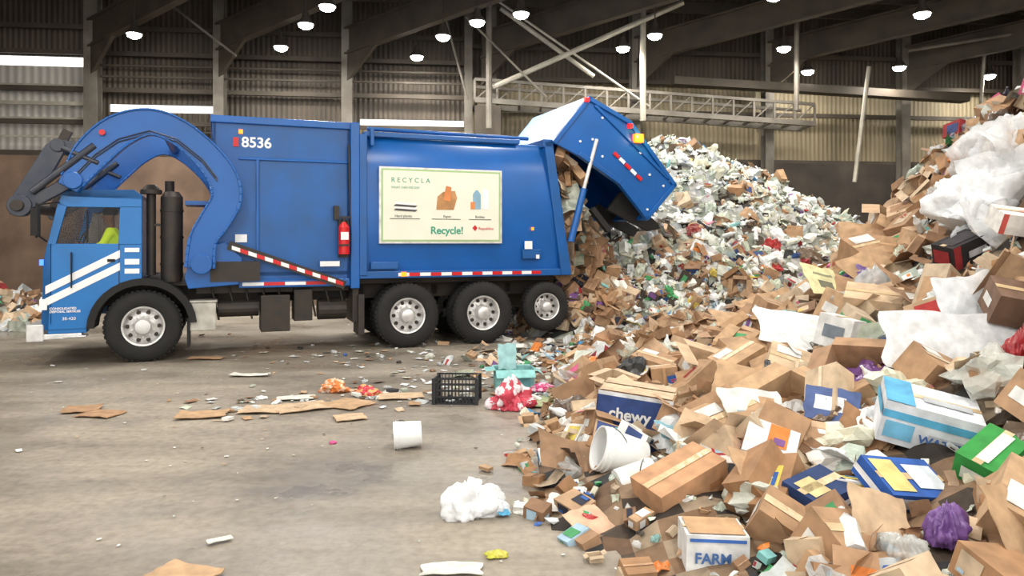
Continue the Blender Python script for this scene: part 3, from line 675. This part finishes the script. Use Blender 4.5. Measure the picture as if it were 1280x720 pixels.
def scatter(mb,N,xr,yr,sz,cs,cond,tilt=.5):
    k=0;t=0
    while k<N and t<N*30:
        t+=1; x=RU(*xr);y=RU(*yr)
        if not -.85<x/y<.85 or not cond(x,y): continue
        s=sz()
        if s>.10 and not clear(x,y): continue
        piece(mb,x,y,s,cs,tilt); k+=1
mb=MB()
under(mb,.2,11,2.2,12.8,.16,lambda:tuple(x*.5 for x in random.choice(CB+DK)))  # darkened base layer: shade between the pieces is put into its colour
nearc=lambda x,y: x-interp(y,FOOT)>-.05 and y<11.2+.45*max(0,x-2)
scatter(mb,2300,(.3,9.5),(3.0,13.0),lambda:RU(.14,.3),'near',nearc,.5)
scatter(mb,800,(.4,9.5),(3.2,13.0),lambda:RU(.28,.48),'near',nearc,.38)
scatter(mb,3600,(.3,9.5),(3.0,12),lambda:RU(.05,.13),'mid',nearc,.6)
fr=lambda x,y: -.45<x-interp(y,FOOT)<.5
scatter(mb,380,(0,2.5),(3.6,12.5),lambda:RU(.05,.2),'mid',fr,.3)
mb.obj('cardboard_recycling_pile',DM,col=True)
mb=MB()
under(mb,-1.5,12.5,12.6,21.0,.2,lambda:tuple(x*.5 for x in random.choice(PL+WH+DK)))  # base tones darkened here too, as painted shade in the gaps
wc=lambda x,y: H0(x,y)>.03 and Hm(x,y)<=Hw(x,y)
scatter(mb,6000,(-1.2,12),(12.2,20.4),lambda:RU(.09,.20),'white',wc,.65)
scatter(mb,1800,(-1.2,12),(12.4,20.4),lambda:RU(.18,.38),'white',wc,.6)
scatter(mb,240,(2.5,9),(12.5,15.5),lambda:RU(.2,.42),'near',wc,.5)
scatter(mb,1300,(-.4,5),(11.8,14.6),lambda:RU(.08,.22),'mid',lambda x,y: y>13.9 or x>interp(y,FOOT)-.3,.5)
mb.obj('mixed_recycling_pile',DM,col=True)
mb=MB()
Rt=Matrix.Translation(TR.location)@Matrix.Rotation(TR.rotation_euler.z,4,'Z')
for i in range(460):
    t=random.random()
    s=6.75+RU(0,.8)*(.35+t*.8); z=3.2-1.95*t+RU(-.15,.15); s=min(s,7.75)
    y=RU(.15,2.3)
    P=Rt@Vector((s,y,z)); c,k=col('dump')
    if i%5==0: c=tuple(x*.35 for x in c)
    T=Matrix.Translation(P)@Euler((RU(-1.2,1.2),RU(0,1.8),RU(0,6))).to_matrix().to_4x4(); sz=RU(.15,.42)
    if random.random()<.6: p_sheet(mb,T,sz*1.2,sz,c,0,.2)
    elif random.random()<.7: p_box(mb,T,sz,sz*.7,sz*.4,c)
    else: p_bag(mb,T,sz*.4,c,1,1)
scatter(mb,300,(.2,2.8),(13.4,16),lambda:RU(.15,.34),'dump',lambda x,y:Hm(x,y)>.15 and Hm(x,y)>Hw(x,y)-.2,.7)
mb.obj('dumped_load',DM,col=True)
mb=MB()
for i in range(420):
    x=RU(-13.5,-9.6);y=RU(14.2,17.2); h=max(0,1.35*(1-math.hypot((x+12.6)/3.0,(y-16)/2.0)))
    if h<=0.02 and random.random()<.8: continue
    c,k=col('near'); T=TT(x,y,h*RU(.6,1)+.03,Vector((0,-.3,1)).normalized(),.6); s=RU(.15,.4)
    (p_sheet(mb,T,s*1.3,s,c,0,.2) if random.random()<.6 else p_box(mb,T,s,s*.7,s*.5,c))
mb.obj('loose_scrap_pile',DM,col=True)
mb=MB()
def lit(x,y,s,flat=.06,cs='fl'):
    c,k=col(cs)
    T=Matrix.Translation((x,y,.010+s*.03))@Matrix.Rotation(RU(0,6.28),4,'Z')@Euler((random.gauss(0,flat),random.gauss(0,flat),0)).to_matrix().to_4x4()
    r=random.random()
    if r<.8 or s<.05: p_sheet(mb,T,s*RU(.7,1.4),s*RU(.4,1),c,0,.06,.1)
    elif r<.9: p_bag(mb,T,s*.4,c,1,1)
    else: p_box(mb,T@Matrix.Translation((0,0,s*.12)),s,s*.6,s*.25,c)
for i in range(900):
    y=3.2+15*random.random()**.6; x=RU(-.72,.35)*y
    if x>interp(y,FOOT): continue
    lit(x,y,RU(.010,.030) if random.random()<.93 else RU(.05,.10))
for i in range(340):
    y=RU(8,13); x=RU(-4.5,1.2)
    if x< -4.5+(13-y)*.6+RU(-1,1): continue
    lit(x,y,RU(.03,.12))
for i in range(320):
    a=random.gauss(0,1);b_=random.gauss(0,1); x=.7+a*.7; y=11.0+b_*1.0
    if x<interp(y,FOOT)+.4: lit(x,y,RU(.08,.26),flat=.35,cs='mid')
for i in range(130):
    t=random.random(); x=-3.2+3.9*t+random.gauss(0,.3); y=7.9+.9*t+random.gauss(0,.3); 
    lit(x,y,RU(.04,.15))
mb.obj('floor_litter',DM,col=True)
def flat(name,x,y,sx,sy,rz,rgb,z=.02,tilt=(0,0),curl=.05,mi=0,prt=None,sm=False):
    mb=MB(); vs=[];nx,ny=(16,12);ph=RU(0,40); ca,cb=RU(-.5,.5),RU(-.5,.5)
    for j in range(ny+1):
        for i in range(nx+1):
            u=i/nx-.5;v=j/ny-.5
            vs.append((u*sx*(1+.12*noise.noise(Vector((v*4,ph,0)))),v*sy*(1+.12*noise.noise(Vector((u*4,ph,3)))),.5*curl*sx*(.5+noise.noise(Vector((u*2.5+ph,v*2.5,0))))+ (.0 if curl>.15 else .25*max(0,abs(u)-.3)*sx*ca)))
    mb.add(vs,[(j*(nx+1)+i,j*(nx+1)+i+1,(j+1)*(nx+1)+i+1,(j+1)*(nx+1)+i) for j in range(ny) for i in range(nx)],mi,lin(rgb))
    if prt:
        for k in range(len(mb.f)):
            i=k%nx;j=k//nx
            for (i0,i1,j0,j1,c) in prt:
                if i0<=i<i1 and j0<=j<j1: mb.c[k]=lin(c)
    return mb.obj(name,DM,loc=(x,y,z),rot=(tilt[0],tilt[1],rz),col=True,solid=.006 if mi==0 else 0,smooth='y' if sm else False)
C1=(194,160,124);C2=(178,142,108);C3=(208,180,148)
for x,y,sx,sy,rz,c in ((-4.45,7.65,.34,.3,.3,C2),(-4.15,7.45,.4,.28,-.2,C2),(-3.1,7.4,.48,.3,.2,C1),(-2.55,7.65,.5,.35,.1,C3),(-2.2,7.75,.55,.4,.5,C3),(-1.75,7.9,.4,.45,1.0,C1),(-1.25,8.3,.5,.3,.2,C3),(-1.6,7.3,.3,.25,.4,C3),(.25,8.0,.6,.5,.2,(170,180,140)),(.55,7.9,.5,.3,.8,(150,160,120)),(-4.55,11.0,.5,.2,0,C2),(-1.7,3.85,.35,.2,-.3,C1)):
    flat('flattened_cardboard',x,y,sx,sy,rz,c)
for x,y,sx,sy,rz in ((-.32,3.92,.32,.13,0.05),(-5.3,7.0,.3,.15,.3),(-5.0,6.5,.2,.1,.1),(-2.4,8.2,.4,.2,.2),(-1.7,4.3,.14,.05,.6),(-3.4,9.6,.5,.15,0)):
    flat('paper_sheet',x,y,sx,sy,rz,(225,225,215))

def carton(name,x,y,z,sx,sy,sz,rot,c,labels=(),opened=0,bot=True):
    mb=MB(); a,b_=sx/2,sy/2; cc=lin(c)
    vs=[(-a,-b_,0),(a,-b_,0),(a,b_,0),(-a,b_,0),(-a,-b_,sz),(a,-b_,sz),(a,b_,sz),(-a,b_,sz)]
    mb.add(vs,[(0,3,2,1),(0,1,5,4),(1,2,6,5),(2,3,7,6),(3,0,4,7)],0,cc)
    if opened:
        for (p,q_,dx,dy) in ((4,5,0,-1),(5,6,1,0),(6,7,0,1),(7,4,-1,0)):
            L=min(sx,sy)*.42; up=RU(-.6,.3)*L; P=Vector(vs[p]);Q=Vector(vs[q_]); o=Vector((dx*L*.9,dy*L*.9,up))
            mb.add([P,Q,Q+o,P+o],[(0,1,2,3)],0,cc)
    else:
        mb.add([vs[4],vs[5],vs[6],vs[7]],[(0,1,2,3)],0,cc)
        mb.add([(-a,-.025,sz+.004),(a,-.025,sz+.004),(a,.025,sz+.004),(-a,.025,sz+.004)],[(0,1,2,3)],1,lin((205,180,140)))
    for k,(fc,u0,u1,v0,v1,rgb) in enumerate(labels):
        e=.004+.001*k; 
        if fc=='f': P=[(-a+sx*u0,-b_-e,sz*v0),(-a+sx*u1,-b_-e,sz*v0),(-a+sx*u1,-b_-e,sz*v1),(-a+sx*u0,-b_-e,sz*v1)]
        elif fc=='t': P=[(-a+sx*u0,-b_+sy*v0,sz+e),(-a+sx*u1,-b_+sy*v0,sz+e),(-a+sx*u1,-b_+sy*v1,sz+e),(-a+sx*u0,-b_+sy*v1,sz+e)]
        elif fc=='l': P=[(-a-e,b_-sy*u0,sz*v0),(-a-e,b_-sy*u1,sz*v0),(-a-e,b_-sy*u1,sz*v1),(-a-e,b_-sy*u0,sz*v1)]
        elif fc=='r': P=[(a+e,-b_+sy*u0,sz*v0),(a+e,-b_+sy*u1,sz*v0),(a+e,-b_+sy*u1,sz*v1),(a+e,-b_+sy*u0,sz*v1)]
        mb.add(P,[(0,1,2,3)],0,lin(rgb))
    return mb.obj(name,DM,loc=(x,y,z),rot=rot,col=True)
def onbox(o,s,x,z,size,m,y):
    return text(s,o,x,z,size,m,y,ext=.001,bold=True)
W_=(228,230,230)
hz=lambda x,y,dz=0: H(x,y)+dz
WM=mat('print_white',(235,235,235),.6); BM=mat('print_navy',(70,110,170),.6)
o=carton('pet_food_shipping_box',1.02,6.1,.22,.60,.42,.32,(.05,.10,-.30),(180,146,112),[('f',0,1,0,1,(50,74,132)),('f',0,1,.9,1,(225,228,232)),('l',0,1,0,1,(200,190,180)),('l',.1,.9,.1,.6,(60,80,130)),('t',.02,.98,.02,.42,(206,180,150)),('t',.02,.98,.58,.98,(206,180,150))])
onbox(o,'chewy',-.20,.11,.13,WM,-.221)
o=carton('cardboard_box',1.08,4.65,.12,.52,.30,.24,(.15,-.32,.45),(198,152,114),[('f',.05,.2,.1,.3,(60,50,45)),('f',.7,.9,.4,.6,(170,120,80))])
o=carton('printed_produce_box',1.06,3.92,.0,.32,.26,.24,(0,.02,-.05),W_,[('f',0,1,.05,.2,(150,185,220)),('f',.05,.95,.86,.93,(60,110,190)),('l',0,1,.05,.2,(150,185,220)),('t',.05,.95,.05,.95,(196,158,118))])
onbox(o,'FARM',-.12,.10,.075,BM,-.14)
o=carton('soda_carton',2.70,4.2,hz(2.74,4.2,-.04),.36,.22,.2,(.35,-.35,.5),(50,150,66),[('f',.1,.9,.15,.35,(225,235,225)),('f',.2,.7,.5,.7,(150,210,120)),('t',.1,.9,.3,.6,(220,235,220)),('l',.2,.8,.3,.7,(225,235,225))])
o=carton('bottled_water_box',2.62,4.75,hz(2.66,4.75,-.08),.55,.36,.28,(.25,.22,-.35),(230,234,240),[('f',0,1,.62,.8,(90,175,215)),('f',.05,.35,.15,.55,(120,190,225)),('f',.5,.95,.2,.45,(200,200,205)),('t',0,.3,0,1,(90,170,215)),('t',.4,.9,.3,.5,(180,185,190)),('l',0,1,.62,.8,(90,175,215))])
onbox(o,'WATER',-.05,.06,.075,BM,-.19)
o=carton('blue_printed_carton',2.2,4.2,hz(2.22,4.2,.02),.46,.30,.12,(.5,.15,.3),(45,95,180),[('f',.1,.6,.2,.8,(230,235,240)),('t',.05,.4,.1,.9,(230,215,140)),('t',.5,.95,.2,.8,(225,235,245)),('l',0,1,.3,.6,(240,240,240))])
o=carton('navy_carton',1.72,4.2,hz(1.75,4.25,.0),.36,.24,.14,(.3,-.1,.6),(34,60,110),[('t',.1,.5,.2,.8,(225,205,150)),('f',.1,.9,.3,.6,(225,230,235))],0)
carton('electronics_box',4.2,6.9,hz(4.2,6.9,.04),.42,.24,.22,(.2,-.35,.25),(34,30,34),[('f',.0,.2,0,1,(150,40,46)),('t',.1,.9,.2,.8,(60,55,60)),('f',.4,.9,.3,.6,(200,200,205)),('l',.1,.8,.2,.8,(150,40,46))])
carton('white_red_box',4.45,6.5,hz(4.5,6.5,.08),.45,.3,.18,(.35,.15,-.15),(228,226,222),[('f',.0,.1,0,1,(205,90,80)),('t',.4,.7,.4,.6,(210,150,140))])
carton('white_carton',2.9,6.6,hz(2.95,6.6,.08),.34,.3,.28,(.2,.1,.8),(226,226,224),[('l',.2,.8,.3,.7,(120,130,140)),('r',0,1,0,1,(196,150,108))])
for i,(x,y,sx,sy,sz,rot,c,op) in enumerate((
 (1.3,5.75,.4,.3,.22,(.3,.3,.9),C2,1),(1.6,5.5,.5,.35,.26,(.4,-.3,.3),C1,0),(.72,6.0,.28,.22,.2,(-.2,.3,.2),C2,1),
 (1.75,5.0,.45,.3,.3,(.4,.4,1.2),C2,0),(2.1,5.6,.5,.4,.28,(.3,-.3,.5),C1,1),(2.4,6.4,.5,.35,.3,(.5,.3,-.3),C3,0),
 (1.6,3.7,.36,.26,.22,(.5,.2,.4),C2,0),(2.5,3.7,.4,.3,.25,(.5,-.4,.8),C1,0),(1.42,4.0,.3,.22,.2,(.4,.5,-.4),C2,0),
 (3.0,5.4,.4,.3,.25,(.5,.4,.3),C2,0),(3.6,8.0,.6,.4,.35,(.3,.3,.4),C1,0),(4.5,9.2,.7,.5,.35,(.5,-.2,.2),C2,0),
 (4.9,9.6,.6,.5,.3,(.3,.5,-.3),C1,1),(4.0,9.8,.6,.4,.3,(.4,-.4,.6),C1,0),(3.3,9.4,.5,.4,.3,(.2,.3,.1),C2,0),
 (2.6,8.3,.5,.35,.25,(.3,-.3,.9),C1,1),(1.9,7.3,.5,.4,.28,(.4,.3,.2),C3,1),(1.6,8.4,.45,.3,.25,(.2,.2,-.6),C2,0),
 (3.1,4.4,.36,.3,.26,(.3,.5,.2),C2,0),(5.8,7.9,.6,.4,.3,(.5,.5,.5),C1,0),(3.9,5.7,.5,.3,.25,(.5,.2,-.2),(120,92,74),0),(2.2,7.1,.45,.3,.3,(.2,-.4,.4),C1,0),(3.5,7.2,.5,.35,.3,(.4,.1,-.5),C3,0))):
    carton('cardboard_box',x,y,hz(x,y,-.03),sx,sy,sz,rot,c,[('f',.2,.6,.3,.6,(150,112,84)),('t',.1,.5,.6,.9,(225,225,222))] if i%2 else [('l',.2,.7,.3,.6,(225,225,222)),('f',.6,.9,.2,.5,(70,70,80))],op)
def lean(name,x,y,sx,sy,rz,rgb,tx,ty=0,dz=.1,curl=.06,prt=None): return flat(name,x,y,sx,sy,rz,rgb,hz(x,y,dz),(tx,ty),curl,0,prt)
lean('foam_sheet',3.36,5.6,1.05,.46,-.05,(236,240,243),1.2,.04,.17,.02)
lean('foam_sheet',3.66,5.9,.5,.55,.1,(232,236,240),1.25,-.1,.24,.02)
lean('foam_sheet',2.95,7.5,.9,.6,-.15,(236,238,238),.5,.12,.16,.02)
lean('foam_sheet',2.55,6.5,.4,.3,.5,(230,232,232),.6,.3,.24)
lean('yellow_leaflet',3.5,8.3,.5,.42,.4,(232,226,176),.9,.2,.50,.03,[(5,12,3,6,(120,120,100)),(4,13,8,9,(150,150,120))])
lean('printed_cardboard',1.78,5.4,.5,.4,.2,(222,226,222),.7,.1,.22,.04,[(3,9,3,6,(150,175,190)),(10,14,6,10,(196,160,124))])
lean('printed_cardboard',2.25,5.2,.36,.28,-.4,(80,100,150),.8,.1,.16,.04,[(3,12,4,9,(228,232,238))])
flat('cardboard_flap',.47,4.45,.26,.24,.6,(214,178,150),.07,(.35,-.05),.05)
for x,y,sx,sy,rz,tx,ty,c in ((1.5,4.4,.42,.3,.3,.6,.3,C1),(2.0,6.2,.6,.4,-.4,.7,.2,C1),(1.35,5.2,.4,.3,-.5,.8,.3,C3),(3.9,8.3,.9,.4,-.3,.6,.3,C2),(4.3,8.6,.9,.5,.2,.8,-.3,C1),(4.6,9.3,.9,.5,-.3,.9,.1,C1),(3.9,7.4,.7,.4,.5,.7,.4,C2),(2.9,9.3,.8,.4,.2,.5,.2,C1),(3.6,10.4,.9,.4,.4,.6,-.2,C1),(1.85,3.7,.35,.3,.2,.9,.3,C3),(2.35,3.45,.34,.34,.5,1.0,.2,C1),(4.2,5.6,.5,.35,.3,.9,.1,(120,92,74)),(1.3,7.2,.5,.3,.8,.3,.2,C1)):
    lean('cardboard_flap',x,y,sx,sy,rz,c,tx,ty,.14)
for x,y,s,rgb in ((1.2,5.45,.3,(140,185,200)),(2.0,4.6,.3,(200,205,210)),(1.9,5.3,.3,(215,225,200))): lean('printed_wrapper',x,y,s,s*.6,RU(0,2),rgb,.5,.2,.1,.2)
BKT=mat('bucket_plastic',(236,238,238),.35,0,.06,6)
def bucket(name,loc,rot,r,h,lab=None):
    mb=MB()
    mb.lathe([(.001,0),(r*.86,0),(r*.88,.01),(r*.985,h*.80),(r*1.06,h*.80),(r*1.06,h*.83),(r*.99,h*.83),(r*1.0,h*.90),(r*1.05,h*.90),(r*1.05,h*.93),(r,h*.93),(r,h),(r*1.03,h),(r*1.03,h*1.015),(r*.95,h*1.015),(r*.93,h*.5),(r*.82,.02),(.001,.02)],36,0,ax='z')
    for i in range(12):
        a=math.pi*i/12;b2=math.pi*(i+1)/12
        f=lambda t:(r*1.07*math.cos(t),-r*.85*math.sin(t),h*.82-r*.75*math.sin(t))
        mb.cyl(f(a),f(b2),.004,n=6,mi=1)
    if lab:
        mb.lathe([(r*.915,h*.25),(r*.965,h*.62)],36,2,ax='z')
    mb.obj(name,[BKT,GREY,lab or WHITE],loc=loc,rot=rot,smooth=True)
bucket('plastic_bucket',(-.77,6.30,.12),(0,math.radians(94),math.radians(188)),.115,.23)
bucket('plastic_bucket',(.94,5.35,.17),(0,math.radians(-72),math.radians(10)),.155,.34)
bucket('plastic_bucket',(.70,4.92,.13),(0,math.radians(80),math.radians(14)),.115,.26,mat('bucket_label',(205,222,205),.5,0,.1,20))
mb=MB(); w,d,h=.46,.34,.28
for z in (0,.07,.14,.21,.265): 
    for (x0,x1,y0,y1) in ((-w/2,w/2,-d/2,-d/2+.012),(-w/2,w/2,d/2-.012,d/2),(-w/2,-w/2+.012,-d/2,d/2),(w/2-.012,w/2,-d/2,d/2)): mb.box(x0,x1,y0,y1,z,z+.018,0)
for i in range(13):
    x=-w/2+w*i/12-.004; mb.box(x,x+.008,-d/2,-d/2+.01,0,h,0); mb.box(x,x+.008,d/2-.01,d/2,0,h,0); mb.box(x,x+.008,-d/2,d/2,0,.01,0)
for i in range(10):
    y=-d/2+d*i/9-.004; mb.box(-w/2,-w/2+.01,y,y+.008,0,h,0); mb.box(w/2-.01,w/2,y,y+.008,0,h,0); mb.box(-w/2,w/2,y,y+.008,0,.01,0)
for sx in (-1,1):
    for sy in (-1,1): mb.box(sx*w/2-.02,sx*w/2+.02,sy*d/2-.02,sy*d/2+.02,0,h,0)
mb.obj('milk_crate',mat('crate_plastic',(34,36,40),.45),loc=(-.60,8.1,.0),rot=(0,0,-.06))
carton('teal_carton',.02,8.85,0,.46,.30,.24,(0,0,.12),(140,200,200),[('f',.55,.9,.2,.8,(115,180,188))],1)
flat('teal_carton_flap',-.06,8.95,.22,.3,.1,(175,222,225),.36,(1.45,0),.03)
def bag(name,loc,s,rgb,mi=1,rot=(0,0,0),sc3=(1,1,1),rgb2=None,rough=1.0,seed=0):
    vs=[];ph=Vector((seed*3.1,seed*1.7,seed))
    for c in XV:
        az=math.atan2(c.y,c.x); p=Vector((math.cos(az)*2.2,math.sin(az)*2.2,c.z*.7))+ph
        fold=abs(noise.noise(p*1.3))*.5+abs(noise.noise(p*2.9))*.25
        k=1+.45*rough*noise.noise(c*1.2+ph)+rough*(fold-.2)+.25*rough*noise.noise(Vector((c.x*1.5,c.y*6,c.z*3))+ph)*.6
        pk=.35*max(0,c.z)**4
        vs.append((c.x*s*k*sc3[0]*(1-pk),c.y*s*k*sc3[1]*(1-pk),max(-.42,c.z*k+pk*.6*rough)*s*sc3[2]))
    mb=MB(); mb.v=vs
    for f in XF:
        mb.f.append(f); mb.m.append(mi)
        c=Vector(vs[f[0]]); sel=rgb2 and noise.noise(c*(2.2/s)+ph)>0.02
        mb.c.append(lin(rgb2 if sel else rgb))
    return mb.obj(name,DM,loc=loc,rot=rot,col=True,smooth='y')
bag('white_plastic_bag',(-.25,4.72,.045),.125,(232,235,238),1,(0,0,.2),(1.3,.8,1.0),None,1.3,3)
flat('white_bag_handle',-.25,4.76,.10,.13,.3,(240,242,244),.16,(1.2,.3),.4,1,sm=True)
flat('blue_wrapper',-.06,4.72,.08,.1,.3,(60,150,190),.03,(.3,.2),.3,1)
bag('red_striped_bag',(.0,7.75,.08),.19,(205,70,90),1,(0,0,.3),(1.1,.8,.9),(238,225,230),1.2,7)
bag('orange_wrapper',(-2.05,8.6,.04),.12,(222,125,60),1,(0,0,0),(1.4,.8,.7),(235,200,170),1.2,9)
bag('red_wrapper',(-1.65,8.4,.03),.10,(205,60,75),1,(0,0,0),(1.5,.8,.6),(230,170,110),1.2,12)
bag('yellow_pouch',(-.085,4.1,.015),.06,(205,196,90),1,(0,0,.2),(1.1,.6,.35),(190,190,60),.8,14)
bag('orange_jug',(1.0,8.9,.2),.16,(225,125,60),1,(0,0,0),(1.3,.8,.8),(240,190,130),.8,17)
bag('pink_wrapper',(.35,8.6,.04),.10,(215,85,140),1,(0,0,0),(1.4,.9,.5),(235,200,215),1,19)
bag('pink_scrap',(-1.55,6.4,.01),.03,(215,90,150),1,(0,0,0),(1,1,.5),None,1,20)
bag('purple_bag',(2.12,3.6,hz(2.12,3.6,.05)),.09,(120,84,150),1,(0,0,0),(1,.8,1.3),None,1.1,21)
bag('purple_bag',(4.0,8.6,hz(4.0,8.6,.15)),.16,(110,84,145),1,(0,0,0),(1.2,.8,.8),None,1.1,22)
bag('red_plastic_bag',(3.42,4.95,hz(3.4,4.95,.05)),.13,(150,30,38),1,(0,0,0),(.8,.8,1.3),None,1.1,23)
bag('clear_plastic_bag',(1.85,3.5,hz(1.85,3.5,.03)),.12,(215,218,215),2,(0,0,0),(1,.8,.9),None,1.2,24)
bag('clear_plastic_bag',(3.9,8.0,hz(3.9,8.0,.12)),.30,(210,214,216),2,(0,0,.2),(1.5,.8,.7),None,1.2,25)
bag('plastic_film_bundle',(4.7,7.4,hz(4.7,7.4,.05)),.40,(236,239,242),1,(0,.3,.1),(1.2,.7,.9),None,1.2,27)
bag('plastic_film_bundle',(5.1,7.7,hz(5.1,7.7,.02)),.42,(236,239,242),2,(0,.3,.1),(1.2,.8,1.0),None,1.2,29)
bag('plastic_film_bundle',(4.35,7.1,hz(4.35,7.1,.02)),.26,(232,236,240),2,(0,.4,.6),(1.3,.7,.8),None,1.2,33)
for x,y,sx,sy,rz,tx in ((4.6,7.15,.7,.5,.3,.9),(4.9,7.3,.8,.6,-.2,1.0),(4.4,6.9,.5,.6,.8,.8),(5.1,7.5,.6,.7,.2,1.2)): flat('draped_plastic_film',x,y,sx,sy,rz,(238,241,244),hz(x,y,.18),(tx,-.3),.55,2,sm=True)
bag('teal_wrapper',(.85,5.75,.24),.08,(80,170,178),1,(0,0,0),(1.5,.7,.6),(230,235,235),1.1,31)

# ---------------------------------------------------------------- world + camera
w=bpy.data.worlds.new('World'); sc.world=w; w.use_nodes=True
bg=w.node_tree.nodes['Background']; bg.inputs[0].default_value=(1,.975,.93,1); bg.inputs[1].default_value=2.15
cd=bpy.data.cameras.new('Camera'); cam=bpy.data.objects.new('Camera',cd); sc.collection.objects.link(cam)
cam.location=(0,0,1.75); cam.rotation_euler=(math.radians(90),0,0)
cd.sensor_width=36; cd.lens=924/1280*36; cd.shift_y=-58/1280; cd.clip_end=200
sc.camera=cam
